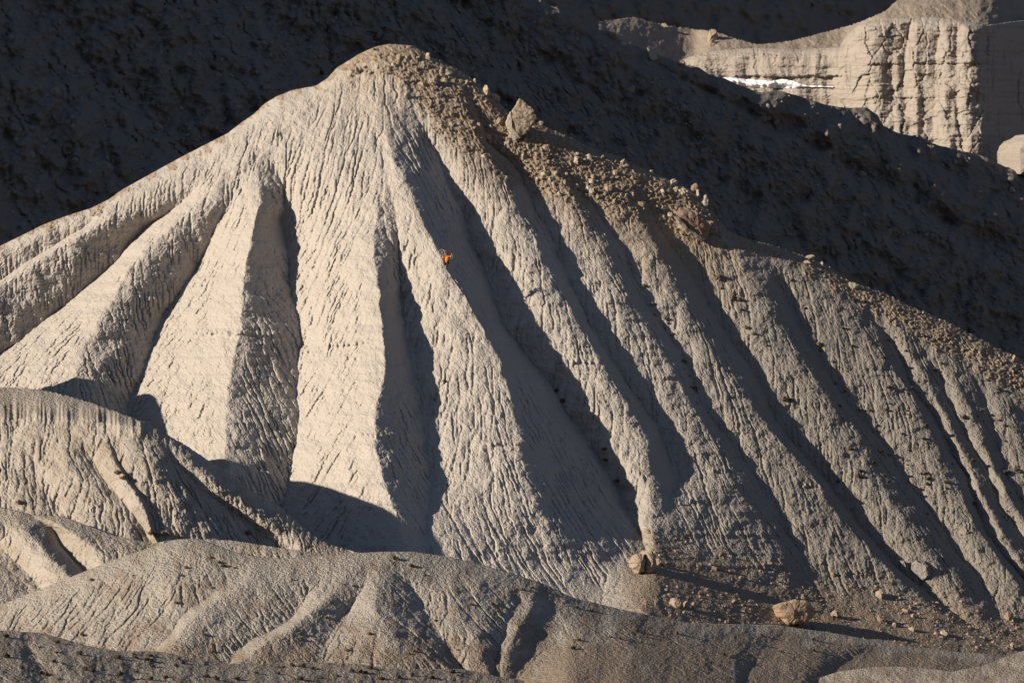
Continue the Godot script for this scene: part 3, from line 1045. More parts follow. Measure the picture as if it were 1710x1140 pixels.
func hand_bones(wrist: Vector3, along: Vector3, side: Vector3, thumb: float) -> Array:
	var inward := along.cross(side).normalized()
	var palm := wrist + along * 0.085
	var out := [[wrist, wrist + along * 0.03, 0.027, 0.026], [wrist + along * 0.03 - side * 0.022, palm - side * 0.028, 0.019, 0.016], [wrist + along * 0.03 + side * 0.022, palm + side * 0.028, 0.019, 0.016], [wrist + along * 0.03, palm, 0.02, 0.018]]
	for k in 4:
		var base := palm + side * (k - 1.5) * 0.021
		var long: float = [0.026, 0.031, 0.029, 0.022][k]
		var a := base + (along + inward * 0.5).normalized() * long * 1.2
		var b := a + (along * 0.2 + inward).normalized() * long
		var c := b + (inward * 0.7 - along * 0.7).normalized() * long * 0.8
		out.append_array([[base, a, 0.0095, 0.009], [a, b, 0.009, 0.0085], [b, c, 0.0085, 0.008]])
	var t0 := wrist + along * 0.035 + side * thumb * 0.03
	var t1 := t0 + (along * 0.5 + side * thumb * 0.7 + inward * 0.4).normalized() * 0.036
	out.append_array([[t0, t1, 0.0125, 0.011], [t1, t1 + (along * 0.7 + inward * 0.8).normalized() * 0.03, 0.011, 0.009]])
	return out

func tube(st: SurfaceTool, a: Vector3, b: Vector3, r: float, sides := 8) -> void:
	var d := (b - a).normalized()
	var u := d.cross(Vector3.UP if absf(d.y) < 0.9 else Vector3.RIGHT).normalized()
	var w := d.cross(u)
	for k in sides:
		var p := (u * cos(TAU * k / sides) + w * sin(TAU * k / sides)) * r
		var q := (u * cos(TAU * (k + 1) / sides) + w * sin(TAU * (k + 1) / sides)) * r
		for v in [a + p, b + p, b + q, a + p, b + q, a + q, a, a + p, a + q, b, b + q, b + p]:
			st.add_vertex(v)

func ring(st: SurfaceTool, mid: Vector3, r: float, thick: float, wide: float) -> void:
	for k in 40:
		for e in 8:
			var c := []
			for d in [[0, 0], [1, 0], [1, 1], [0, 1]]:
				var a: float = TAU * (k + d[0]) / 40.0
				var b: float = TAU * (e + d[1]) / 8.0
				var rr := r + thick * cos(b)
				c.append(mid + Vector3(cos(a) * rr, sin(a) * rr, wide * sin(b)))
			for v in [c[0], c[1], c[2], c[0], c[2], c[3]]:
				st.add_vertex(v)

func begin() -> SurfaceTool:
	var st := SurfaceTool.new()
	st.begin(Mesh.PRIMITIVE_TRIANGLES)
	st.set_smooth_group(0)
	return st

func shape(st: SurfaceTool, called: String, look: String, parent: Node) -> MeshInstance3D:
	st.generate_normals()
	return put(called, st.commit(), mat[look], parent)

func wheel(parent: Node3D, at: Vector3, turn: float) -> void:
	var st := begin()
	tube(st, Vector3(0, 0, -0.05), Vector3(0, 0, 0.05), 0.022)
	var w := shape(st, "wheel", "metal", parent)
	w.position = at
	w.rotation.y = turn
	st = begin()
	ring(st, Vector3.ZERO, 0.335, 0.028, 0.028)
	shape(st, "tyre", "tyre", w)
	st = begin()
	ring(st, Vector3.ZERO, 0.295, 0.013, 0.014)
	shape(st, "rim", "metal", w)
	st = begin()
	for k in 20:
		var a := TAU * k / 20.0
		tube(st, Vector3(cos(a + 0.3) * 0.02, sin(a + 0.3) * 0.02, 0.03 if k % 2 else -0.03), Vector3(cos(a) * 0.29, sin(a) * 0.29, 0), 0.0022, 4)
	shape(st, "spokes", "metal", w)
	st = begin()
	ring(st, Vector3(0, 0, 0.035), 0.07, 0.018, 0.003)
	shape(st, "brake_disc", "metal", w)

func biker() -> void:
	var C := "badland_mound"
	var o := Node3D.new()
	o.name = "person"
	add_child(o)
	var foot := spot(C, 745.5, 452.0)
	o.position = foot
	o.basis = Basis(Vector3.UP, -0.12)
	var ground := func(x: float, z: float) -> float:      # height of the clay under a foot, by marching down on the layer
		var best := -99.0
		for k in 60:
			var px := 735.0 + (k % 10) * 2.2
			for q in 14:
				var p := o.to_local(spot(C, px, 425.0 + q * 2.2 + k / 10))
				if Vector2(p.x - x, p.z - z).length() < 0.14:
					best = maxf(best, p.y)
		return best if best > -50.0 else 0.0
	var lf := Vector3(-0.09, 0.0, 0.02)
	var rf := Vector3(0.10, 0.0, -0.30)
	lf.y = ground.call(lf.x, lf.z)
	rf.y = minf(ground.call(rf.x, rf.z), lf.y + 0.34)
	var hip := Vector3(0.0, 0.9 + lf.y, -0.06)
	var chest := hip + Vector3(0.02, 0.37, -0.20)
	var neck := chest + Vector3(0.0, 0.14, -0.08)
	var head := neck + Vector3(0.02, 0.15, -0.09)
	var ls := chest + Vector3(-0.18, 0.07, -0.02)
	var rs := chest + Vector3(0.18, 0.08, -0.02)
	var le := ls + Vector3(-0.24, -0.10, 0.05)
	var re := rs + Vector3(0.22, 0.02, 0.03)
	var lh := le + Vector3(-0.06, 0.22, -0.02)
	var rh := re + Vector3(0.10, 0.20, -0.03)
	var lk := (hip + lf) * 0.5 + Vector3(-0.09, 0.02, -0.10)
	var rk := (hip + rf) * 0.5 + Vector3(0.10, 0.08, -0.14)
	var la := lf + Vector3(0, 0.09, 0)
	var ra := rf + Vector3(0, 0.09, 0)
	# the body: one continuous skin
	var skin := [
		[hip, chest, 0.125, 0.135], [chest, neck, 0.11, 0.055], [neck, head, 0.052, 0.06], [head, head + Vector3(0.0, 0.05, -0.02), 0.085, 0.08], [head + Vector3(0, -0.05, -0.06), head + Vector3(0, -0.07, -0.075), 0.045, 0.035],
		[head + Vector3(0, -0.005, -0.095), head + Vector3(0, -0.03, -0.115), 0.012, 0.016], [head + Vector3(-0.085, 0.0, 0.0), head + Vector3(-0.088, -0.03, 0.0), 0.018, 0.013], [head + Vector3(0.085, 0.0, 0.0), head + Vector3(0.088, -0.03, 0.0), 0.018, 0.013],
		[ls, le, 0.058, 0.043], [le, lh, 0.042, 0.028], [rs, re, 0.058, 0.043], [re, rh, 0.042, 0.028], [ls, rs, 0.075, 0.075],
		[hip + Vector3(-0.09, 0, 0), lk, 0.088, 0.058], [lk, lk.lerp(la, 0.35) + Vector3(0, 0, 0.02), 0.055, 0.058], [lk.lerp(la, 0.35) + Vector3(0, 0, 0.02), la, 0.056, 0.038], [la, lf + Vector3(-0.02, 0.045, -0.16), 0.04, 0.03],
		[hip + Vector3(0.09, 0, 0), rk, 0.088, 0.058], [rk, rk.lerp(ra, 0.35) + Vector3(0, 0, 0.02), 0.055, 0.058], [rk.lerp(ra, 0.35) + Vector3(0, 0, 0.02), ra, 0.056, 0.038], [ra, rf + Vector3(0.02, 0.045, -0.16), 0.04, 0.03],
	]
	var body := put("body", body_mesh(skin, 0.014, 0.035), mat.skin, o)
	put("hand", body_mesh(hand_bones(lh, (lh - le).normalized(), Vector3(0, 0, -1), 1.0), 0.004, 0.006), mat.skin, body)
	put("hand", body_mesh(hand_bones(rh, (rh - re).normalized(), Vector3(0, 0, 1), -1.0), 0.004, 0.006), mat.skin, body)
	for e in [-1.0, 1.0]:
		var eye := SphereMesh.new()
		eye.radius = 0.011
		eye.height = 0.022
		eye.radial_segments = 10
		eye.rings = 6
		put("eye", eye, mat.rubber, body).position = head + Vector3(0.033 * e, 0.01, -0.098)
	var mouth := begin()
	tube(mouth, head + Vector3(-0.022, -0.062, -0.108), head + Vector3(0.022, -0.062, -0.108), 0.005)
	shape(mouth, "mouth", "red_frame", body)
	put("jacket", body_mesh([
		[hip + Vector3(0, -0.04, 0), hip + Vector3(0, 0.08, -0.04), 0.165, 0.155], [hip + Vector3(-0.05, 0.05, 0), chest + Vector3(-0.05, 0, 0), 0.13, 0.14], [hip + Vector3(0.05, 0.05, 0), chest + Vector3(0.05, 0, 0), 0.13, 0.14], [chest, neck + Vector3(0, -0.03, 0.0), 0.13, 0.075],
		[ls, le, 0.085, 0.066], [le, le.lerp(lh, 0.55), 0.064, 0.052], [rs, re, 0.085, 0.066], [re, re.lerp(rh, 0.55), 0.064, 0.052], [ls, rs, 0.098, 0.098],
		[hip + Vector3(-0.10, -0.02, 0.10), chest + Vector3(-0.04, 0.0, 0.12), 0.02, 0.03], [hip + Vector3(0.11, 0.0, 0.09), chest + Vector3(0.08, 0.0, 0.11), 0.018, 0.03]], 0.014, 0.045), mat.orange, o)
	put("shorts", body_mesh([[hip + Vector3(-0.08, 0.02, 0), hip + Vector3(0.08, 0.02, 0), 0.135, 0.135], [hip + Vector3(-0.09, -0.02, 0), hip.lerp(lk, 0.98) + Vector3(-0.015, 0, 0), 0.115, 0.088], [hip + Vector3(0.09, -0.02, 0), hip.lerp(rk, 0.98) + Vector3(0.015, 0, 0), 0.115, 0.088]], 0.014, 0.03), mat.black_cloth, o)
	for q in [[la, lf, -0.02], [ra, rf, 0.02]]:
		put("shoe", body_mesh([[q[0] + Vector3(0, -0.02, 0.03), q[1] + Vector3(0, 0.05, 0.05), 0.048, 0.05], [q[1] + Vector3(0, 0.05, 0.04), q[1] + Vector3(q[2], 0.045, -0.17), 0.05, 0.042]], 0.012, 0.03), mat.shoe, o)
	put("helmet", body_mesh([[head + Vector3(0, 0.055, 0.02), head + Vector3(0, 0.06, -0.04), 0.105, 0.10], [head + Vector3(0, 0.0, 0.06), head + Vector3(0, 0.04, 0.04), 0.06, 0.08]], 0.012, 0.03), mat.black_cloth, o)
	tag(o, "person in orange jacket and black shorts climbing the ridge, carrying a bicycle", "person")
	# the bicycle, lying across the shoulders
	var b := Node3D.new()
	b.name = "bicycle"
	add_child(b)
	var mid := (lh + rh) * 0.5 + Vector3(0.0, 0.05, 0.14)
	var u := Vector3(0.93, -0.34, -0.12).normalized()
	var w := Vector3(0.30, 0.25, 0.92)
	w = (w - u * w.dot(u)).normalized()
	b.transform = o.transform * Transform3D(Basis(u, w.cross(u), w), mid)
	var rear := Vector3(-0.58, 0.02, 0)
	var fwd := Vector3(0.60, 0.02, 0)
	var bb := Vector3(-0.14, -0.02, 0)
	var seat := Vector3(-0.30, 0.34, 0)
	var hd := Vector3(0.36, 0.36, 0)
	var hl := Vector3(0.40, 0.24, 0)
	var st := begin()
	for t in [[bb, seat, 0.018], [seat + (bb - seat) * 0.12, hd, 0.019], [bb, hl, 0.023], [hd, hl, 0.022]]:
		tube(st, t[0], t[1], t[2])
	for e in [-0.05, 0.05]:
		tube(st, rear + Vector3(0, 0, e), bb + Vector3(0, 0, e * 0.5), 0.011)
		tube(st, rear + Vector3(0, 0, e), seat + (bb - seat) * 0.2 + Vector3(0, 0, e * 0.5), 0.010)
	shape(st, "frame", "red_frame", b)
	st = begin()
	for e in [-0.06, 0.06]:
		tube(st, fwd + Vector3(0, 0, e), hl + Vector3(0, 0, e), 0.016)
	tube(st, hl + Vector3(0, 0, -0.07), hl + Vector3(0, 0, 0.07), 0.018)
	shape(st, "fork", "metal", b)
	st = begin()
	var hb := hd + Vector3(-0.04, 0.08, 0)
	tube(st, hd, hb, 0.016)
	tube(st, hb, hb + Vector3(0.03, 0.03, 0.36), 0.013)
	tube(st, hb, hb + Vector3(0.03, 0.03, -0.36), 0.013)
	var bar := shape(st, "handlebar", "rubber", b)
	for e in [-1.0, 1.0]:
		st = begin()
		tube(st, hb + Vector3(0.022, 0.022, 0.24 * e), hb + Vector3(0.03, 0.03, 0.37 * e), 0.018)
		shape(st, "grip", "rubber", bar)
	st = begin()
	tube(st, seat, seat + Vector3(-0.05, 0.13, 0), 0.014)
	shape(st, "seat_post", "metal", b)
	put("saddle", body_mesh([[seat + Vector3(-0.15, 0.15, -0.04), seat + Vector3(-0.15, 0.15, 0.04), 0.035, 0.035], [seat + Vector3(-0.15, 0.15, 0), seat + Vector3(0.10, 0.14, 0), 0.04, 0.018]], 0.012, 0.03), mat.rubber, b)
	st = begin()
	ring(st, bb + Vector3(0, 0, 0.04), 0.075, 0.012, 0.004)
	tube(st, bb + Vector3(0, 0, -0.07), bb + Vector3(0, 0, 0.07), 0.02)
	tube(st, bb + Vector3(0, 0, 0.07), bb + Vector3(0.16, -0.06, 0.07), 0.011)
	tube(st, bb + Vector3(0, 0, -0.07), bb + Vector3(-0.16, 0.06, -0.07), 0.011)
	shape(st, "crank", "metal", b)
	for e in [1.0, -1.0]:
		st = begin()
		tube(st, bb + Vector3(0.16 * e, -0.06 * e, 0.075 * e), bb + Vector3(0.16 * e, -0.06 * e, 0.16 * e), 0.02)
		shape(st, "pedal", "rubber", b)
	wheel(b, rear, 0.0)
	wheel(b, fwd, 1.1)
	tag(b, "mountain bicycle carried across the shoulders of the climbing person", "bicycle")

func noise(freq: float, oct: int, seed_: int, type := FastNoiseLite.TYPE_SIMPLEX_SMOOTH) -> FastNoiseLite:
	var n := FastNoiseLite.new()
	n.noise_type = type
	n.seed = seed_
	n.frequency = freq
	n.fractal_type = FastNoiseLite.FRACTAL_FBM if oct > 1 else FastNoiseLite.FRACTAL_NONE
	n.fractal_octaves = oct
	return n

func make_materials() -> void:
	var a := noise(0.02, 4, 11)
	var bump := a.get_seamless_image(512, 512)
	var cell := noise(0.07, 2, 5, FastNoiseLite.TYPE_CELLULAR)
	cell.cellular_return_type = FastNoiseLite.RETURN_DISTANCE
	var cells := cell.get_seamless_image(512, 512)
	bump.convert(Image.FORMAT_RGB8)
	cells.convert(Image.FORMAT_RGB8)
	for y in 512:
		for x in 512:
			var v := bump.get_pixel(x, y).r * 0.6 + cells.get_pixel(x, y).r * 0.5
			bump.set_pixel(x, y, Color(v, v, v))
	var soil := StandardMaterial3D.new()
	soil.resource_name = "badland clay"
	soil.vertex_color_use_as_albedo = true
	soil.roughness = 1.0
	soil.metallic_specular = 0.15
	soil.heightmap_enabled = true
	soil.heightmap_texture = ImageTexture.create_from_image(bump)
	soil.heightmap_scale = 22.0
	soil.uv1_triplanar = true
	soil.uv1_world_triplanar = true
	soil.uv1_scale = Vector3.ONE * 0.16
	mat.soil = soil
	var grain := noise(0.03, 5, 31).get_seamless_image(256, 256)
	grain.convert(Image.FORMAT_RGB8)
	for y in 256:
		for x in 256:
			var v := 0.72 + 0.5 * grain.get_pixel(x, y).r
			grain.set_pixel(x, y, Color(v, v, v).clamp())
	var grain_t := ImageTexture.create_from_image(grain)
	for r in [["pale_rock", Color(0.43, 0.37, 0.295)], ["tan_rock", Color(0.36, 0.285, 0.21)], ["red_rock", Color(0.285, 0.20, 0.155)], ["slab_rock", Color(0.33, 0.265, 0.205)], ["orange_rock", Color(0.36, 0.255, 0.175)], ["cliff_rock", Color(0.33, 0.29, 0.245)], ["rubble", Color(0.285, 0.22, 0.16)], ["grey_rock", Color(0.255, 0.23, 0.205)]]:
		var m := StandardMaterial3D.new()
		m.resource_name = r[0]
		m.albedo_color = r[1].linear_to_srgb()
		m.albedo_texture = grain_t
		m.roughness = 0.95
		m.metallic_specular = 0.2
		m.heightmap_enabled = true
		m.heightmap_texture = soil.heightmap_texture
		m.heightmap_scale = 9.0
		m.uv1_triplanar = true
		m.uv1_world_triplanar = true
		m.uv1_scale = Vector3.ONE * 0.4
		mat[r[0]] = m
	for r in [["brush_dark", Color(0.125, 0.102, 0.075)], ["brush_straw", Color(0.23, 0.185, 0.125)], ["snow", Color(0.78, 0.79, 0.82)], ["skin", Color(0.45, 0.27, 0.19)], ["orange", Color(0.80, 0.22, 0.015)], ["black_cloth", Color(0.018, 0.017, 0.018)], ["shoe", Color(0.09, 0.075, 0.06)], ["rubber", Color(0.05, 0.047, 0.045)], ["tyre", Color(0.34, 0.32, 0.29)], ["metal", Color(0.42, 0.42, 0.43)], ["red_frame", Color(0.25, 0.02, 0.02)]]:
		var m := StandardMaterial3D.new()
		m.resource_name = r[0]
		m.albedo_color = r[1].linear_to_srgb()
		m.roughness = 0.9
		m.metallic_specular = 0.2
		if r[0].begins_with("brush"):
			m.cull_mode = BaseMaterial3D.CULL_DISABLED
		mat[r[0]] = m

func _ready() -> void:
	# ------------------------------------------------------------ camera, sky, sun, exposure
	cam_t = Transform3D(Basis(Vector3.RIGHT, deg_to_rad(PITCH)), Vector3(0, HC, 0))
	var cam := Camera3D.new()
	cam.name = "camera"
	cam.fov = rad_to_deg(2.0 * atan(570.0 / F))
	cam.near = 1.0
	cam.far = 6000.0
	cam.transform = cam_t
	add_child(cam)
	cam.current = true
	var env := Environment.new()
	env.background_mode = Environment.BG_SKY
	var sm := ProceduralSkyMaterial.new()
	sm.sky_top_color = Color(0.25, 0.305, 0.395)
	sm.sky_horizon_color = Color(0.33, 0.368, 0.43)
	sm.ground_bottom_color = Color(0.12, 0.11, 0.10)
	sm.ground_horizon_color = Color(0.2, 0.19, 0.18)
	sm.sky_curve = 0.2
	var sky := Sky.new()
	sky.sky_material = sm
	env.sky = sky
	env.background_energy_multiplier = 1.15
	env.tonemap_mode = Environment.TONE_MAPPER_LINEAR
	env.tonemap_exposure = 1.45
	env.sdfgi_enabled = true
	env.ssao_enabled = true
	env.ssil_enabled = true
	var we := WorldEnvironment.new()
	we.name = "world_environment"
	we.environment = env
	add_child(we)
	sun_from = (cam_t.basis * Vector3(-1.0, 0.39, 0.46)).normalized()
	var sun := DirectionalLight3D.new()
	sun.name = "sun"
	sun.light_energy = 1.6
	sun.light_color = Color(1.0, 0.945, 0.87)
	sun.light_angular_distance = 0.5
	sun.shadow_enabled = true
	sun.basis = Basis.looking_at(-sun_from, Vector3.UP)
	add_child(sun)

	nz.wob = noise(0.02, 3, 21)
	nz.lo = noise(0.018, 3, 22)
	nz.mid = noise(0.07, 3, 23)
	nz.bend = noise(0.05, 3, 25)
	nz.fine = noise(0.19, 2, 24)
	nz.block_v = noise(0.032, 1, 61, FastNoiseLite.TYPE_CELLULAR)
	nz.block_v.cellular_return_type = FastNoiseLite.RETURN_CELL_VALUE
	nz.block_v.cellular_distance_function = FastNoiseLite.DISTANCE_EUCLIDEAN
	nz.block_d = noise(0.032, 1, 61, FastNoiseLite.TYPE_CELLULAR)
	nz.block_d.cellular_return_type = FastNoiseLite.RETURN_DISTANCE2_SUB
	nz.block_d.cellular_distance_function = FastNoiseLite.DISTANCE_EUCLIDEAN
	make_materials()
	var t := Time.get_ticks_msec()
	far_land()
	print("far ", Time.get_ticks_msec() - t)
	mound()
	print("mound ", Time.get_ticks_msec() - t)
	near_land()
	print("near ", Time.get_ticks_msec() - t)
	stones()
	snow()
	brush()
	biker()
	print("objects ", Time.get_ticks_msec() - t)

func far_land() -> void:
	var sheet := PlaneMesh.new()
	sheet.size = Vector2(5000, 5000)
	var earth: StandardMaterial3D = mat.soil.duplicate()
	earth.vertex_color_use_as_albedo = false
	earth.albedo_color = Color(0.27, 0.235, 0.19).linear_to_srgb()
	var g := put("ground", sheet, earth)
	g.position = Vector3(0, -16, -800)
	tag(g, "brown desert ground reaching to the horizon", "ground", "", "structure")
	var far_slope := build_layer({"x0": 600.0, "x1": 1850.0, "step": 5.0, "seed": 9, "ground": 4, "slope": 0.18, "rains": 1, "lo": 4.0, "mid": 1.2, "cut": 0.1, "cut_most": 1.0,
		"top": [600.0, -260.0, 1200.0, -200.0, 1850.0, -170.0], "bot": [600.0, 200.0, 1850.0, 200.0], "base": [600.0, 100.0, 1850.0, 100.0], "depth": [600.0, 660.0, 1850.0, 880.0]})
	tag(mesh_layer("distant_slope", far_slope, [Vector2(60, -20), Vector2(200, -120)]), "dark shaded slope far behind the sandstone cliff", "hill", "", "structure")
	var hillside := build_layer({"x0": -800.0, "x1": 1800.0, "step": 3.0, "seed": 3, "ground": 4, "slope": 0.1275, "rains": 2, "rills": 1300, "rill_deep": 0.7, "lo": 3.5, "mid": 0.5, "fine": 0.25, "grain": 0.18, "cut": 0.05, "cut_most": 0.5, "round": 3.0,
		"smooth_top": 1, "rough_top": 0.5,
		"top": [-800.0, -430.0, 0.0, -300.0, 500.0, -150.0, 800.0, -40.0, 960.0, 25.0, 1000.0, 49.0, 1014.0, 53.0, 1035.0, 65.0, 1058.0, 75.0, 1084.0, 86.0, 1109.0, 95.0, 1139.0, 107.0, 1167.0, 112.0, 1186.0, 125.0, 1209.0, 130.0, 1230.0, 140.0, 1246.0, 146.0, 1267.0, 154.0, 1300.0, 151.0, 1338.0, 161.0, 1377.0, 174.0, 1412.0, 180.0, 1447.0, 179.0, 1468.0, 193.0, 1473.0, 208.0, 1500.0, 222.0, 1531.0, 228.0, 1566.0, 242.0, 1643.0, 260.0, 1685.0, 281.0, 1720.0, 290.0, 1800.0, 310.0],
		"bot": [-800.0, 620.0, -100.0, 560.0, 0.0, 480.0, 300.0, 340.0, 655.0, 170.0, 1000.0, 330.0, 1200.0, 470.0, 1710.0, 680.0, 1800.0, 720.0],
		"base": [-800.0, 410.0, 1800.0, 410.0], "depth": [-800.0, 312.0, 0.0, 400.0, 1800.0, 599.0],
		"lines": [
			{"k": "g", "a": -4.0, "l": 120.0, "p": [-500.0, -300.0, -250.0, 0.0, -60.0, 200.0, 60.0, 330.0, 120.0, 420.0]},
			{"k": "r", "a": 2.0, "l": 120.0, "p": [-400.0, -300.0, -120.0, 0.0, 40.0, 130.0, 170.0, 230.0, 300.0, 330.0]},
			{"k": "g", "a": -4.0, "l": 120.0, "p": [-200.0, -260.0, 20.0, -40.0, 150.0, 110.0, 260.0, 210.0, 380.0, 300.0]},
			{"k": "r", "a": 2.5, "l": 120.0, "p": [0.0, -300.0, 180.0, -60.0, 300.0, 60.0, 420.0, 150.0, 520.0, 240.0]},
			{"k": "g", "a": -4.0, "l": 120.0, "p": [220.0, -220.0, 380.0, -60.0, 470.0, 30.0, 560.0, 110.0, 700.0, 220.0]},
			{"k": "r", "a": 2.0, "l": 120.0, "p": [400.0, -180.0, 560.0, -40.0, 680.0, 50.0, 800.0, 130.0, 1000.0, 260.0]},
			{"k": "g", "a": -3.5, "l": 120.0, "p": [600.0, -110.0, 720.0, -20.0, 860.0, 70.0, 1020.0, 170.0, 1200.0, 300.0, 1400.0, 440.0]},
			{"k": "r", "a": 0.8, "l": 160.0, "p": [800.0, -40.0, 900.0, 30.0, 1040.0, 110.0, 1200.0, 190.0, 1400.0, 300.0, 1640.0, 440.0]},
			{"k": "g", "a": -3.0, "l": 80.0, "p": [1000.0, 49.0, 1120.0, 120.0, 1300.0, 210.0, 1500.0, 320.0, 1800.0, 490.0]},
			{"k": "r", "a": 1.5, "l": 80.0, "p": [1170.0, 115.0, 1330.0, 190.0, 1560.0, 310.0, 1840.0, 450.0]},
			{"k": "g", "a": -2.0, "l": 60.0, "p": [1300.0, 152.0, 1450.0, 215.0, 1640.0, 310.0, 1860.0, 420.0]},
		]})
	tag(mesh_layer("shaded_hillside", hillside, [Vector2(3, -1), Vector2(30, -20), Vector2(120, -100)]), "big dark hillside in shade behind the pale mound", "hill", "", "structure")
	var bench := build_layer({"x0": 1000.0, "x1": 1800.0, "step": 1.6, "seed": 4, "ground": 6, "slope": 0.4, "rains": 1, "lo": 1.5, "mid": 0.5, "fine": 0.3, "cut": 0.03, "round": 1.0, "smooth_top": 1, "rough_top": 1.5,
		"top": [1000.0, 36.0, 1050.0, 30.0, 1060.0, 28.0, 1090.0, 37.0, 1110.0, 42.0, 1150.0, 47.0, 1178.0, 50.0, 1206.0, 56.0, 1215.0, 60.0, 1240.0, 68.0, 1265.0, 74.0, 1300.0, 71.0, 1330.0, 66.0, 1400.0, 48.0, 1440.0, 35.0, 1480.0, 18.0, 1499.0, 0.0, 1530.0, -30.0, 1800.0, -60.0],
		"bot": [1000.0, 70.0, 1100.0, 108.0, 1160.0, 128.0, 1185.0, 92.0, 1261.0, 88.0, 1400.0, 88.0, 1425.0, 72.0, 1440.0, 58.0, 1480.0, 45.0, 1560.0, 42.0, 1650.0, 56.0, 1710.0, 46.0, 1800.0, 50.0],
		"base": [1000.0, 70.0, 1160.0, 110.0, 1185.0, 82.0, 1420.0, 76.0, 1440.0, 45.0, 1480.0, 33.0, 1560.0, 29.0, 1650.0, 40.0, 1800.0, 34.0], "soft": 1.0, "depth": [1000.0, 632.0, 1160.0, 652.0, 1420.0, 650.0, 1480.0, 640.0, 1650.0, 634.0, 1800.0, 690.0]})
	tag(mesh_layer("talus_bench", bench, [Vector2(6, -1), Vector2(40, -30)]), "sunlit rubble bench along the top of the sandstone cliff", "terrain", "", "structure")
	var cliff := build_layer({"x0": 1140.0, "x1": 1800.0, "step": 1.3, "seed": 5, "ground": 5, "slope": 0.018, "rains": 0, "lo": 0.6, "mid": 0.12, "fine": 0.08, "blocks": 0.5, "round": 2.5, "round_w": 14.0, "strata": 0.16, "steps": [[1140.0, 1415.0, 92.0, 0.7], [1140.0, 1300.0, 113.0, 0.8], [1190.0, 1420.0, 127.0, -1.4], [1200.0, 1420.0, 147.0, 1.2], [1430.0, 1670.0, 84.0, 0.7], [1430.0, 1662.0, 106.0, -0.7], [1425.0, 1660.0, 140.0, 0.9], [1425.0, 1660.0, 163.0, -0.5], [1440.0, 1660.0, 196.0, 1.0], [1440.0, 1660.0, 222.0, 0.5]], "smooth_top": 1, "rough_top": 1.0, "vary": 2.0,
		"top": [1140.0, 100.0, 1170.0, 88.0, 1200.0, 84.0, 1261.0, 80.0, 1340.0, 82.0, 1410.0, 78.0, 1420.0, 60.0, 1435.0, 42.0, 1460.0, 34.0, 1480.0, 30.0, 1530.0, 30.0, 1560.0, 28.0, 1600.0, 33.0, 1650.0, 42.0, 1710.0, 34.0, 1800.0, 34.0],
		"bot": [1140.0, 300.0, 1800.0, 380.0], "base": [1140.0, 100.0, 1800.0, 100.0], "depth": [1140.0, 646.0, 1390.0, 638.0, 1420.0, 634.0, 1440.0, 628.0, 1650.0, 620.0, 1658.0, 622.0, 1690.0, 642.0, 1800.0, 680.0],
		"soft": 1.0, "lines": [
			{"k": "r", "a": 0.8, "l": 20.0, "w": 6.0, "p": [1455.0, 30.0, 1460.0, 120.0, 1470.0, 300.0]},
			{"k": "g", "a": -2.6, "l": 20.0, "w": 3.0, "e": 190.0, "z": 1.0, "p": [1520.0, 28.0, 1514.0, 80.0, 1510.0, 120.0, 1506.0, 300.0]},
			{"k": "r", "a": 0.9, "l": 30.0, "w": 5.0, "p": [1532.0, 30.0, 1530.0, 120.0, 1540.0, 300.0]},
			{"k": "g", "a": -1.6, "l": 30.0, "b": 50.0, "w": 4.0, "e": 140.0, "z": 1.0, "p": [1572.0, 28.0, 1563.0, 88.0, 1562.0, 119.0, 1560.0, 300.0]},
			{"k": "r", "a": 0.5, "l": 20.0, "w": 5.0, "p": [1580.0, 30.0, 1584.0, 120.0, 1588.0, 300.0]},
			{"k": "g", "a": -1.6, "l": 20.0, "w": 3.0, "e": 105.0, "z": 1.0, "p": [1601.0, 32.0, 1598.0, 70.0, 1596.0, 300.0]},
			{"k": "r", "a": 1.2, "l": 20.0, "w": 6.0, "p": [1618.0, 30.0, 1630.0, 120.0, 1640.0, 300.0]},
			{"k": "g", "a": -2.5, "l": 20.0, "w": 4.0, "e": 130.0, "z": 1.0, "p": [1652.0, 40.0, 1648.0, 88.0, 1653.0, 300.0]},
			{"k": "r", "a": 0.8, "l": 20.0, "w": 5.0, "p": [1668.0, 40.0, 1662.0, 120.0, 1655.0, 300.0]},
		]})
	tag(mesh_layer("sandstone_cliff", cliff, [Vector2(4, 0.0), Vector2(30, -2)]), "sunlit banded sandstone cliff at the upper right", "cliff", "", "structure")

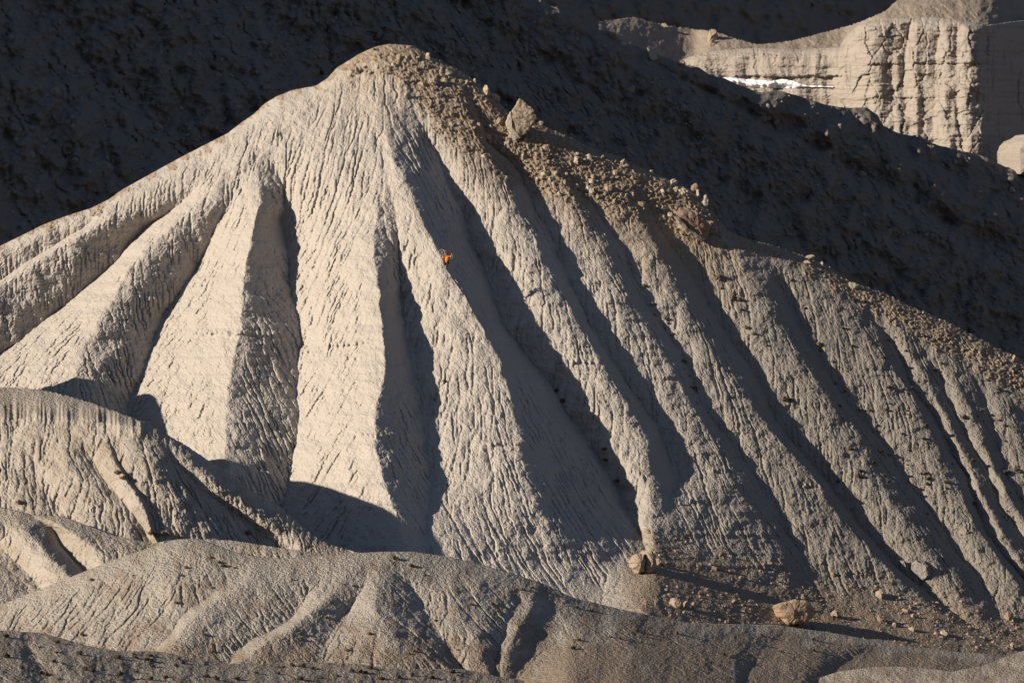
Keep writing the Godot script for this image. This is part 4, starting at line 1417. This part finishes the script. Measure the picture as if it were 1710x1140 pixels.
func near_land() -> void:
	var hill := build_layer({"x0": -150.0, "x1": 640.0, "seed": 6, "ground": 1, "slope": 0.062, "top_slope": 0.22, "crest_nodes": true, "rough_top": 1.5, "round": 0.6, "cut": 0.006, "rills": 900,
		"top": [-80.0, 645.0, 0.0, 647.0, 44.0, 648.0, 81.0, 653.0, 123.0, 663.0, 160.0, 675.0, 201.0, 690.0, 246.0, 707.0, 282.0, 727.0, 319.0, 749.0, 356.0, 774.0, 393.0, 798.0, 420.0, 820.0, 467.0, 845.0, 491.0, 866.0, 519.0, 891.0, 547.0, 908.0, 596.0, 922.0, 650.0, 935.0],
		"bot": [-70.0, 880.0, 0.0, 885.0, 53.0, 905.0, 190.0, 935.0, 298.0, 945.0, 540.0, 965.0, 640.0, 975.0],
		"base": [-80.0, 688.0, 64.0, 693.0, 118.0, 698.0, 221.0, 706.0, 262.0, 718.0, 300.0, 742.0, 356.0, 776.0, 420.0, 822.0, 500.0, 875.0, 560.0, 912.0, 650.0, 936.0], "soft": 0.5,
		"depth": [-80.0, 284.0, 0.0, 285.0, 220.0, 281.0, 450.0, 281.0, 600.0, 277.0, 700.0, 274.0],
		"lines": [
			{"k": "r", "a": 0.2, "p": [0.0, 690.0, 20.0, 780.0, 40.0, 860.0, 50.0, 900.0]},
			{"k": "g", "a": -0.8, "l": 80.0, "p": [50.0, 735.0, 60.0, 803.0, 91.0, 835.0, 102.0, 852.0, 112.0, 880.0, 120.0, 930.0]},
			{"k": "r", "a": 0.2, "l": 60.0, "p": [80.0, 700.0, 110.0, 770.0, 140.0, 830.0, 165.0, 890.0]},
			{"k": "g", "a": -1.1, "l": 90.0, "p": [118.0, 703.0, 136.0, 735.0, 156.0, 772.0, 180.0, 810.0, 206.0, 837.0, 230.0, 870.0, 246.0, 895.0]},
			{"k": "r", "a": 0.2, "p": [164.0, 705.0, 177.0, 740.0, 190.0, 770.0, 208.0, 800.0, 230.0, 828.0, 246.0, 862.0, 258.0, 899.0]},
			{"k": "g", "a": -0.7, "l": 90.0, "p": [175.0, 705.0, 185.0, 737.0, 197.0, 769.0, 214.0, 798.0, 236.0, 826.0, 252.0, 860.0, 262.0, 899.0]},
			{"k": "r", "a": 0.5, "l": 90.0, "p": [215.0, 706.0, 245.0, 760.0, 288.0, 820.0, 330.0, 875.0, 350.0, 910.0]},
			{"k": "g", "a": -0.7, "l": 80.0, "p": [262.0, 720.0, 302.0, 780.0, 340.0, 821.0, 385.0, 850.0, 426.0, 884.0, 460.0, 910.0]},
			{"k": "r", "a": 0.6, "l": 60.0, "p": [285.0, 732.0, 335.0, 785.0, 390.0, 830.0, 445.0, 872.0, 500.0, 908.0, 540.0, 940.0]},
		]})
	tag(mesh_layer("plateau_hill", hill, [Vector2(1.0, -0.4), Vector2(5.0, -4.0), Vector2(14.0, -14.0)]), "flat-topped rilled clay hill with a trail at the left", "hill", "", "structure")
	var knob := build_layer({"x0": -300.0, "x1": -12.0, "seed": 13, "ground": 1, "slope": 0.07, "round": 0.8,
		"top": [-300.0, 590.0, -230.0, 548.0, -160.0, 526.0, -112.0, 526.0, -76.0, 541.0, -46.0, 588.0, -12.0, 668.0], "bot": [-300.0, 760.0, -12.0, 730.0], "base": [-300.0, 510.0, -12.0, 510.0], "depth": [-300.0, 311.0, -70.0, 311.0]})
	tag(mesh_layer("clay_knob", knob, [Vector2(1.0, -0.4), Vector2(4.0, -4.0), Vector2(10.0, -14.0)]), "clay knob just beyond the left edge", "hill", "", "structure")
	var knoll := build_layer({"x0": -150.0, "x1": 640.0, "seed": 7, "ground": 1, "rills": 300, "slope": 0.10, "round": 0.5,
		"top": [-80.0, 850.0, 0.0, 846.0, 53.0, 859.0, 105.0, 862.0, 190.0, 894.0, 252.0, 907.0, 298.0, 900.0, 386.0, 902.0, 470.0, 915.0, 526.0, 922.0, 600.0, 935.0, 640.0, 945.0],
		"bot": [-80.0, 1050.0, 0.0, 1040.0, 70.0, 1005.0, 140.0, 980.0, 246.0, 940.0, 333.0, 928.0, 386.0, 945.0, 474.0, 953.0, 640.0, 965.0],
		"base": [-80.0, 850.0, 100.0, 862.0, 250.0, 900.0, 640.0, 945.0], "depth": [-80.0, 271.0, 0.0, 270.0, 250.0, 268.0, 450.0, 267.0, 640.0, 267.0],
		"lines": [
			{"k": "g", "a": -2.6, "l": 50.0, "p": [-40.0, 870.0, 5.0, 915.0, 28.0, 940.0, 47.0, 960.0, 80.0, 1000.0]},
			{"k": "r", "a": 0.4, "l": 40.0, "p": [15.0, 852.0, 40.0, 880.0, 66.0, 915.0, 95.0, 940.0, 110.0, 960.0, 135.0, 990.0]},
			{"k": "g", "a": -2.8, "l": 40.0, "p": [50.0, 859.0, 88.0, 882.0, 104.0, 915.0, 134.0, 947.0, 152.0, 975.0]},
			{"k": "r", "a": 0.6, "l": 40.0, "p": [75.0, 861.0, 125.0, 893.0, 180.0, 930.0, 200.0, 960.0]},
		]})
	tag(mesh_layer("low_knoll", knoll, [Vector2(1.0, -0.5), Vector2(6.0, -5.0)]), "low clay knoll at the foot of the flat-topped hill", "hill", "", "structure")
	var front := build_layer({"x0": -170.0, "x1": 1880.0, "seed": 8, "ground": 2, "rills": 2600, "cut": 0.006, "lo": 0.3, "mid": 0.07, "slope": 0.115, "round": 0.7, "foot_slope": 0.24,
		"top": [-80.0, 1036.0, 0.0, 1010.0, 70.0, 982.0, 140.0, 954.0, 175.0, 940.0, 246.0, 915.0, 298.0, 900.0, 333.0, 899.0, 351.0, 906.0, 386.0, 920.0, 439.0, 931.0, 474.0, 932.0, 526.0, 928.0, 596.0, 923.0, 638.0, 921.0, 690.0, 921.0, 746.0, 929.0, 796.0, 940.0, 855.0, 957.0, 901.0, 972.0, 953.0, 996.0, 978.0, 1003.0, 1060.0, 1022.0, 1150.0, 1040.0, 1300.0, 1044.0, 1400.0, 1058.0, 1496.0, 1076.0, 1566.0, 1086.0, 1710.0, 1095.0, 1800.0, 1100.0],
		"bot": [-80.0, 1090.0, 63.0, 1092.0, 140.0, 1110.0, 316.0, 1130.0, 526.0, 1140.0, 700.0, 1150.0, 830.0, 1170.0, 1800.0, 1170.0],
		"base": [-80.0, 1036.0, 140.0, 954.0, 300.0, 905.0, 640.0, 921.0, 850.0, 957.0, 1000.0, 1010.0, 1150.0, 1040.0, 1300.0, 1046.0, 1500.0, 1077.0, 1800.0, 1100.0],
		"depth": [-80.0, 254.0, 0.0, 255.0, 330.0, 258.0, 650.0, 258.0, 980.0, 261.0, 1150.0, 267.0, 1300.0, 277.0, 1500.0, 284.0, 1700.0, 292.0, 1800.0, 296.0],
		"foot": [-80.0, 1400.0, 800.0, 1200.0, 950.0, 1060.0, 1050.0, 1030.0, 1150.0, 1045.0, 1300.0, 1050.0, 1800.0, 1105.0],
		"lines": [
			{"k": "g", "a": -1.5, "l": 80.0, "p": [400.0, 960.0, 352.0, 995.0, 320.0, 1015.0, 303.0, 1030.0, 288.0, 1056.0, 262.0, 1080.0, 250.0, 1120.0]},
			{"k": "r", "a": 0.6, "l": 60.0, "p": [467.0, 932.0, 420.0, 970.0, 356.0, 1007.0, 322.0, 1035.0, 302.0, 1060.0, 272.0, 1088.0, 260.0, 1125.0]},
			{"k": "g", "a": -1.4, "l": 80.0, "p": [530.0, 950.0, 508.0, 1000.0, 486.0, 1035.0, 450.0, 1055.0, 418.0, 1068.0, 390.0, 1092.0, 378.0, 1125.0]},
			{"k": "r", "a": 0.6, "l": 60.0, "p": [600.0, 926.0, 560.0, 985.0, 525.0, 1020.0, 485.0, 1050.0, 432.0, 1082.0, 400.0, 1110.0]},
			{"k": "g", "a": -1.5, "l": 60.0, "p": [610.0, 970.0, 588.0, 1010.0, 565.0, 1040.0, 538.0, 1080.0, 525.0, 1125.0]},
			{"k": "r", "a": 0.5, "l": 60.0, "p": [640.0, 925.0, 630.0, 970.0, 628.0, 1017.0, 655.0, 1063.0, 700.0, 1092.0, 746.0, 1114.0, 775.0, 1140.0]},
			{"k": "g", "a": -1.3, "l": 90.0, "p": [670.0, 930.0, 683.0, 972.0, 706.0, 1003.0, 712.0, 1031.0, 738.0, 1066.0, 762.0, 1101.0, 790.0, 1140.0]},
			{"k": "r", "a": 0.3, "l": 60.0, "p": [760.0, 932.0, 770.0, 1000.0, 780.0, 1040.0, 800.0, 1080.0, 815.0, 1120.0]},
			{"k": "g", "a": -0.7, "l": 50.0, "p": [862.0, 965.0, 869.0, 1000.0, 850.0, 1038.0, 834.0, 1077.0, 826.0, 1120.0]},
			{"k": "r", "a": 0.2, "l": 60.0, "p": [880.0, 968.0, 890.0, 1005.0, 868.0, 1045.0, 850.0, 1080.0, 842.0, 1125.0]},
			{"k": "g", "a": -0.8, "l": 50.0, "p": [901.0, 980.0, 911.0, 1010.0, 885.0, 1052.0, 891.0, 1077.0, 878.0, 1105.0, 862.0, 1130.0]},
			{"k": "r", "a": 0.6, "l": 60.0, "p": [975.0, 1005.0, 970.0, 1050.0, 955.0, 1100.0, 940.0, 1150.0]},
			{"k": "g", "a": -0.6, "l": 50.0, "p": [1080.0, 1030.0, 1060.0, 1070.0, 1040.0, 1100.0, 1000.0, 1140.0]},
			{"k": "r", "a": 0.4, "l": 50.0, "p": [1200.0, 1045.0, 1220.0, 1090.0, 1230.0, 1140.0]},
			{"k": "g", "a": -0.5, "l": 40.0, "p": [1290.0, 1048.0, 1278.0, 1080.0, 1252.0, 1120.0, 1235.0, 1160.0]},
			{"k": "r", "a": 0.5, "l": 40.0, "p": [1360.0, 1056.0, 1352.0, 1090.0, 1335.0, 1150.0]},
			{"k": "g", "a": -1.2, "l": 40.0, "p": [1460.0, 1072.0, 1450.0, 1080.0, 1415.0, 1105.0, 1391.0, 1119.0, 1370.0, 1150.0]},
			{"k": "r", "a": 0.5, "l": 40.0, "p": [1570.0, 1088.0, 1560.0, 1110.0, 1540.0, 1150.0]},
		]})
	tag(mesh_layer("front_ridge", front, [Vector2(1.0, -0.5), Vector2(6.0, -5.0), Vector2(10.0, -9.0)]), "low rounded clay ridge and brown wash across the foreground", "hill", "", "structure")
	var rise := build_layer({"x0": -170.0, "x1": 980.0, "seed": 10, "ground": 3, "slope": 0.2, "round": 0.5, "smooth_top": 6, "lo": 0.5, "mid": 0.16, "rills": 500, "rill_deep": 0.3, "lines": [{"k": "r", "a": 0.4, "l": 30.0, "p": [0.0, 1052.0, 20.0, 1100.0, 30.0, 1180.0]}, {"k": "g", "a": -1.0, "l": 30.0, "p": [40.0, 1056.0, 52.0, 1090.0, 75.0, 1125.0, 80.0, 1180.0]}, {"k": "r", "a": 0.6, "l": 30.0, "p": [80.0, 1062.0, 120.0, 1110.0, 150.0, 1180.0]}, {"k": "g", "a": -0.7, "l": 30.0, "p": [250.0, 1089.0, 230.0, 1130.0, 220.0, 1180.0]}, {"k": "r", "a": 0.5, "l": 30.0, "p": [400.0, 1110.0, 420.0, 1180.0]}, {"k": "g", "a": -0.6, "l": 30.0, "p": [640.0, 1116.0, 620.0, 1180.0]}],
		"top": [-80.0, 1052.0, 0.0, 1052.0, 63.0, 1056.0, 105.0, 1066.0, 140.0, 1077.0, 196.0, 1087.0, 263.0, 1087.0, 316.0, 1098.0, 368.0, 1107.0, 439.0, 1108.0, 526.0, 1105.0, 596.0, 1108.0, 655.0, 1117.0, 775.0, 1117.0, 831.0, 1129.0, 900.0, 1140.0, 980.0, 1152.0],
		"bot": [-80.0, 1180.0, 980.0, 1190.0], "base": [-80.0, 1052.0, 140.0, 1075.0, 400.0, 1105.0, 700.0, 1118.0, 980.0, 1152.0], "depth": [-80.0, 222.0, 300.0, 226.0, 980.0, 240.0]})
	tag(mesh_layer("near_rise", rise, [Vector2(1.0, -0.4), Vector2(6.0, -4.0)]), "darker scrub-dotted rise along the bottom edge at the left", "terrain", "", "structure")
	var rise2 := build_layer({"x0": 1230.0, "x1": 1890.0, "seed": 12, "ground": 3, "slope": 0.2, "round": 0.5, "smooth_top": 6,
		"top": [1230.0, 1165.0, 1342.0, 1140.0, 1401.0, 1121.0, 1461.0, 1113.0, 1531.0, 1113.0, 1590.0, 1121.0, 1640.0, 1112.0, 1710.0, 1086.0, 1800.0, 1072.0],
		"bot": [1230.0, 1190.0, 1800.0, 1190.0], "base": [1230.0, 1165.0, 1461.0, 1113.0, 1800.0, 1075.0], "depth": [1230.0, 258.0, 1500.0, 264.0, 1800.0, 268.0]})
	tag(mesh_layer("near_swell", rise2, [Vector2(1.0, -0.4), Vector2(6.0, -4.0)]), "smooth earth swell at the lower right corner", "terrain", "", "structure")

func mound() -> void:
	var s := {
		"x0": -160.0, "x1": 1870.0, "seed": 1, "crest_nodes": true, "rough_top": 2.2, "rough_x": 690.0,
		"top": [-90.0, 452.0, 0.0, 410.0, 37.0, 392.0, 71.0, 375.0, 108.0, 361.0, 152.0, 347.0, 182.0, 332.0, 201.0, 318.0, 233.0, 300.0, 300.0, 263.0, 380.0, 222.0, 402.0, 205.0, 424.0, 190.0, 441.0, 173.0, 461.0, 161.0, 488.0, 150.0, 527.0, 143.0, 547.0, 130.0, 562.0, 113.0, 577.0, 104.0, 601.0, 89.0, 626.0, 78.0, 650.0, 73.0, 690.0, 76.0, 705.0, 84.0, 725.0, 98.0, 745.0, 106.0, 765.0, 116.0, 800.0, 140.0, 825.0, 163.0, 850.0, 187.0, 900.0, 206.0, 950.0, 228.0, 985.0, 246.0, 1030.0, 259.0, 1065.0, 277.0, 1100.0, 292.0, 1135.0, 307.0, 1165.0, 325.0, 1190.0, 352.0, 1215.0, 386.0, 1250.0, 400.0, 1290.0, 409.0, 1345.0, 428.0, 1380.0, 442.0, 1420.0, 470.0, 1470.0, 486.0, 1520.0, 510.0, 1580.0, 536.0, 1640.0, 566.0, 1700.0, 597.0, 1800.0, 650.0],
		"bot": [-90.0, 720.0, 0.0, 700.0, 150.0, 720.0, 250.0, 770.0, 350.0, 830.0, 450.0, 915.0, 560.0, 960.0, 900.0, 1020.0, 1000.0, 1060.0, 1200.0, 1085.0, 1800.0, 1110.0],
		"base": [-100.0, 440.0, 0.0, 400.0, 200.0, 300.0, 400.0, 200.0, 560.0, 120.0, 655.0, 90.0, 760.0, 125.0, 1000.0, 240.0, 1200.0, 345.0, 1400.0, 450.0, 1710.0, 595.0, 1900.0, 690.0],
		"depth": [-100.0, 337.0, 0.0, 339.0, 300.0, 344.0, 655.0, 348.0, 1180.0, 349.0, 1710.0, 349.0, 1900.0, 349.0],
		"foot": [-100.0, 1500.0, 500.0, 1200.0, 620.0, 960.0, 800.0, 965.0, 1000.0, 975.0, 1090.0, 915.0, 1200.0, 950.0, 1350.0, 1000.0, 1550.0, 1020.0, 1710.0, 1055.0, 1900.0, 1100.0],
		"scree": [-100.0, 0.0, 560.0, 0.0, 600.0, 25.0, 650.0, 40.0, 690.0, 85.0, 750.0, 135.0, 850.0, 125.0, 950.0, 105.0, 1050.0, 95.0, 1150.0, 75.0, 1190.0, 30.0, 1215.0, 18.0, 1300.0, 14.0, 1350.0, 20.0, 1500.0, 45.0, 1700.0, 60.0, 1800.0, 60.0],
		"slope": 0.0735, "rills": 9500, "ledges": [[315.0, 480.0, 557.0], [530.0, 625.0, 573.0], [590.0, 690.0, 726.0], [800.0, 880.0, 738.0], [925.0, 1010.0, 604.0], [1170.0, 1230.0, 785.0], [1330.0, 1390.0, 812.0]], "foot_slope": 0.2, "round": 1.3, "round_w": 24.0,
		"lines": [
			{"k": "g", "a": -2.0, "l": 90.0, "p": [182.0, 332.0, 145.0, 376.0, 91.0, 408.0, 22.0, 452.0, 0.0, 467.0, -80.0, 515.0]},
			{"k": "r", "a": 0.3, "p": [320.0, 252.0, 233.0, 325.0, 172.0, 371.0, 98.0, 415.0, 10.0, 472.0, -80.0, 535.0]},
			{"k": "g", "a": -5.6, "b": 280.0, "l": 150.0, "p": [424.0, 190.0, 341.0, 300.0, 312.0, 330.0, 277.0, 359.0, 238.0, 381.0, 217.0, 405.0, 194.0, 437.0, 147.0, 474.0, 110.0, 506.0, 76.0, 533.0, 22.0, 575.0, 0.0, 588.0, -80.0, 640.0]},
			{"k": "r", "a": 0.4, "p": [562.0, 113.0, 517.0, 175.0, 473.0, 210.0, 429.0, 247.0, 380.0, 285.0, 330.0, 340.0, 282.0, 385.0, 246.0, 413.0, 216.0, 447.0, 194.0, 492.0, 172.0, 526.0, 147.0, 563.0, 135.0, 585.0, 123.0, 634.0, 118.0, 660.0, 110.0, 760.0]},
			{"k": "g", "a": -6.2, "b": 285.0, "l": 200.0, "p": [580.0, 102.0, 500.0, 205.0, 425.0, 268.0, 403.0, 300.0, 391.0, 325.0, 368.0, 361.0, 344.0, 415.0, 329.0, 447.0, 300.0, 487.0, 273.0, 526.0, 253.0, 580.0, 226.0, 643.0, 214.0, 680.0, 195.0, 760.0]},
			{"k": "r", "a": 0.6, "s": 1.16, "b": 210.0, "l": 160.0, "p": [590.0, 96.0, 520.0, 190.0, 445.0, 243.0, 426.0, 262.0, 430.0, 300.0, 434.0, 335.0, 422.0, 379.0, 414.0, 428.0, 407.0, 477.0, 402.0, 527.0, 400.0, 556.0, 388.0, 600.0, 381.0, 640.0, 376.0, 700.0, 376.0, 780.0, 390.0, 900.0]},
			{"k": "g", "a": -6.8, "b": 232.0, "l": 190.0, "p": [600.0, 89.0, 530.0, 195.0, 458.0, 246.0, 453.0, 262.0, 461.0, 279.0, 473.0, 318.0, 472.0, 350.0, 470.0, 372.0, 479.0, 411.0, 483.0, 453.0, 487.0, 487.0, 495.0, 526.0, 504.0, 568.0, 498.0, 607.0, 494.0, 649.0, 499.0, 698.0, 494.0, 738.0, 487.0, 775.0, 476.0, 828.0, 464.0, 850.0, 445.0, 940.0]},
			{"k": "r", "a": 0.3, "s": 1.12, "b": 300.0, "p": [622.0, 80.0, 628.0, 163.0, 626.0, 217.0, 626.0, 300.0, 626.0, 384.0, 623.0, 428.0, 630.0, 467.0, 635.0, 502.0, 638.0, 539.0, 643.0, 575.0, 643.0, 612.0, 640.0, 649.0, 631.0, 674.0, 626.0, 703.0, 627.0, 747.0, 636.0, 790.0, 652.0, 830.0, 680.0, 930.0]},
			{"k": "g", "a": -4.6, "b": 310.0, "l": 230.0, "e": 900.0, "p": [635.0, 76.5, 634.0, 163.0, 636.0, 217.0, 641.0, 257.0, 655.0, 330.0, 666.0, 384.0, 665.0, 421.0, 667.0, 468.0, 672.0, 534.0, 681.0, 576.0, 686.0, 605.0, 687.0, 632.0, 702.0, 664.0, 707.0, 718.0, 712.0, 742.0, 719.0, 795.0, 714.0, 846.0, 709.0, 925.0, 706.0, 1000.0]},
			{"k": "r", "a": 1.4, "b": 170.0, "s": 1.25, "p": [650.0, 74.0, 645.0, 120.0, 642.0, 163.0, 645.0, 217.0, 650.0, 257.0, 670.0, 286.0, 682.0, 315.0, 704.0, 362.0, 721.0, 399.0, 734.0, 422.0, 746.0, 450.0, 763.0, 475.0, 783.0, 502.0, 801.0, 541.0, 823.0, 575.0, 836.0, 607.0, 848.0, 647.0, 858.0, 688.0, 868.0, 730.0, 869.0, 760.0, 878.0, 800.0, 897.0, 850.0, 925.0, 890.0, 965.0, 930.0, 1010.0, 965.0, 1050.0, 1000.0]},
			{"k": "g", "a": -5.0, "b": 120.0, "l": 300.0, "e": 925.0, "z": 1.0, "p": [668.0, 75.0, 676.0, 120.0, 685.0, 163.0, 700.0, 200.0, 725.0, 250.0, 745.0, 298.0, 770.0, 345.0, 787.0, 404.0, 806.0, 446.0, 819.0, 480.0, 838.0, 539.0, 858.0, 563.0, 878.0, 593.0, 897.0, 617.0, 917.0, 634.0, 941.0, 684.0, 978.0, 730.0, 1010.0, 784.0, 1035.0, 818.0, 1052.0, 865.0, 1080.0, 912.0, 1090.0, 1000.0]},
			{"k": "r", "a": 0.6, "s": 1.7, "e": 860.0, "z": 1.0, "p": [745.0, 104.0, 770.0, 170.0, 789.0, 215.0, 806.0, 247.0, 833.0, 291.0, 851.0, 323.0, 868.0, 357.0, 887.0, 392.0, 902.0, 426.0, 922.0, 472.0, 944.0, 507.0, 973.0, 553.0, 995.0, 588.0, 1025.0, 637.0, 1045.0, 669.0, 1067.0, 706.0, 1081.0, 740.0, 1089.0, 794.0, 1098.0, 850.0, 1092.0, 905.0, 1095.0, 1000.0]},
			{"k": "g", "a": -2.2, "l": 150.0, "e": 850.0, "z": 1.0, "p": [775.0, 122.0, 800.0, 200.0, 816.0, 240.0, 846.0, 264.0, 870.0, 291.0, 887.0, 333.0, 897.0, 357.0, 912.0, 377.0, 932.0, 426.0, 956.0, 478.0, 971.0, 514.0, 991.0, 551.0, 1010.0, 583.0, 1045.0, 637.0, 1064.0, 664.0, 1089.0, 698.0, 1106.0, 730.0, 1119.0, 769.0, 1127.0, 805.0, 1112.0, 850.0, 1100.0, 905.0, 1105.0, 1000.0]},
			{"k": "r", "a": 0.4, "s": 1.7, "e": 1010.0, "p": [850.0, 187.0, 900.0, 250.0, 944.0, 308.0, 961.0, 338.0, 981.0, 367.0, 1000.0, 414.0, 1022.0, 455.0, 1054.0, 521.0, 1079.0, 558.0, 1104.0, 588.0, 1123.0, 617.0, 1138.0, 652.0, 1157.0, 686.0, 1182.0, 718.0, 1201.0, 753.0, 1217.0, 787.0, 1233.0, 824.0, 1248.0, 853.0, 1268.0, 905.0, 1306.0, 965.0, 1352.0, 1000.0, 1420.0, 1060.0]},
			{"k": "g", "a": -1.15, "l": 200.0, "e": 1030.0, "p": [900.0, 206.0, 940.0, 280.0, 966.0, 315.0, 998.0, 352.0, 1022.0, 389.0, 1042.0, 416.0, 1064.0, 475.0, 1086.0, 517.0, 1106.0, 544.0, 1133.0, 581.0, 1157.0, 635.0, 1169.0, 669.0, 1189.0, 703.0, 1216.0, 733.0, 1233.0, 762.0, 1255.0, 787.0, 1282.0, 831.0, 1320.0, 894.0, 1352.0, 960.0, 1372.0, 1000.0, 1440.0, 1060.0]},
			{"k": "r", "a": 0.6, "s": 1.7, "e": 1030.0, "p": [985.0, 246.0, 1020.0, 310.0, 1047.0, 352.0, 1074.0, 380.0, 1093.0, 409.0, 1111.0, 448.0, 1133.0, 498.0, 1157.0, 539.0, 1182.0, 581.0, 1211.0, 622.0, 1241.0, 659.0, 1258.0, 684.0, 1285.0, 716.0, 1314.0, 748.0, 1344.0, 780.0, 1366.0, 805.0, 1378.0, 836.0, 1408.0, 868.0, 1461.0, 929.0, 1531.0, 993.0, 1584.0, 1035.0, 1650.0, 1080.0]},
			{"k": "g", "a": -2.0, "l": 190.0, "e": 1050.0, "p": [1065.0, 277.0, 1085.0, 350.0, 1110.0, 395.0, 1145.0, 445.0, 1172.0, 490.0, 1195.0, 530.0, 1225.0, 575.0, 1258.0, 620.0, 1290.0, 690.0, 1330.0, 748.0, 1375.0, 795.0, 1402.0, 832.0, 1443.0, 886.0, 1496.0, 945.0, 1566.0, 1003.0, 1636.0, 1054.0, 1680.0, 1090.0]},
			{"k": "r", "a": 0.6, "s": 1.7, "e": 1040.0, "p": [1185.0, 345.0, 1210.0, 395.0, 1243.0, 427.0, 1262.0, 470.0, 1287.0, 523.0, 1312.0, 561.0, 1334.0, 601.0, 1364.0, 638.0, 1393.0, 680.0, 1423.0, 724.0, 1440.0, 752.0, 1450.0, 780.0, 1470.0, 806.0, 1511.0, 864.0, 1541.0, 911.0, 1584.0, 971.0, 1640.0, 1035.0, 1700.0, 1090.0]},
			{"k": "g", "a": -1.45, "l": 130.0, "e": 1050.0, "p": [1240.0, 398.0, 1285.0, 430.0, 1302.0, 460.0, 1318.0, 510.0, 1345.0, 560.0, 1365.0, 597.0, 1393.0, 640.0, 1422.0, 680.0, 1462.0, 725.0, 1487.0, 752.0, 1500.0, 780.0, 1521.0, 812.0, 1555.0, 852.0, 1580.0, 893.0, 1602.0, 928.0, 1629.0, 955.0, 1675.0, 1038.0, 1720.0, 1090.0]},
			{"k": "r", "a": 0.6, "s": 1.7, "e": 1060.0, "p": [1345.0, 428.0, 1364.0, 460.0, 1382.0, 495.0, 1420.0, 538.0, 1452.0, 572.0, 1477.0, 594.0, 1501.0, 628.0, 1523.0, 660.0, 1545.0, 709.0, 1580.0, 778.0, 1602.0, 827.0, 1634.0, 886.0, 1680.0, 950.0, 1730.0, 1020.0, 1780.0, 1090.0]},
			{"k": "g", "a": -1.2, "l": 150.0, "p": [1400.0, 458.0, 1440.0, 500.0, 1457.0, 526.0, 1484.0, 562.0, 1508.0, 605.0, 1520.0, 638.0, 1543.0, 675.0, 1562.0, 700.0, 1584.0, 741.0, 1594.0, 766.0, 1617.0, 798.0, 1628.0, 844.0, 1648.0, 886.0, 1674.0, 922.0, 1712.0, 968.0, 1780.0, 1050.0]},
			{"k": "r", "a": 0.2, "p": [1470.0, 486.0, 1500.0, 545.0, 1535.0, 611.0, 1580.0, 697.0, 1617.0, 766.0, 1648.0, 844.0, 1680.0, 895.0, 1715.0, 950.0, 1780.0, 1030.0]},
			{"k": "g", "a": -0.9, "p": [1490.0, 496.0, 1536.0, 572.0, 1572.0, 633.0, 1597.0, 697.0, 1621.0, 741.0, 1646.0, 778.0, 1670.0, 844.0, 1707.0, 896.0, 1780.0, 980.0]},
			{"k": "r", "a": 0.2, "p": [1530.0, 515.0, 1570.0, 590.0, 1620.0, 680.0, 1652.0, 760.0, 1690.0, 840.0, 1780.0, 950.0]},
			{"k": "g", "a": -0.9, "p": [1580.0, 536.0, 1620.0, 610.0, 1644.0, 667.0, 1666.0, 741.0, 1680.0, 788.0, 1710.0, 847.0, 1790.0, 940.0]},
			{"k": "r", "a": 0.2, "p": [1620.0, 557.0, 1660.0, 640.0, 1692.0, 720.0, 1730.0, 800.0, 1800.0, 900.0]},
			{"k": "g", "a": -0.7, "p": [1660.0, 577.0, 1700.0, 660.0, 1730.0, 740.0, 1810.0, 880.0]},
		],
	}
	var t := Time.get_ticks_msec()
	var l := build_layer(s)
	print("mound ", Time.get_ticks_msec() - t)
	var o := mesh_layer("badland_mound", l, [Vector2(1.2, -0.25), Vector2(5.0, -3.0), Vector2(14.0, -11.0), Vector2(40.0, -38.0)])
	print("mesh ", Time.get_ticks_msec() - t)
	tag(o, "tall pale clay mound with fluted ridges and deep gullies", "hill", "", "structure")
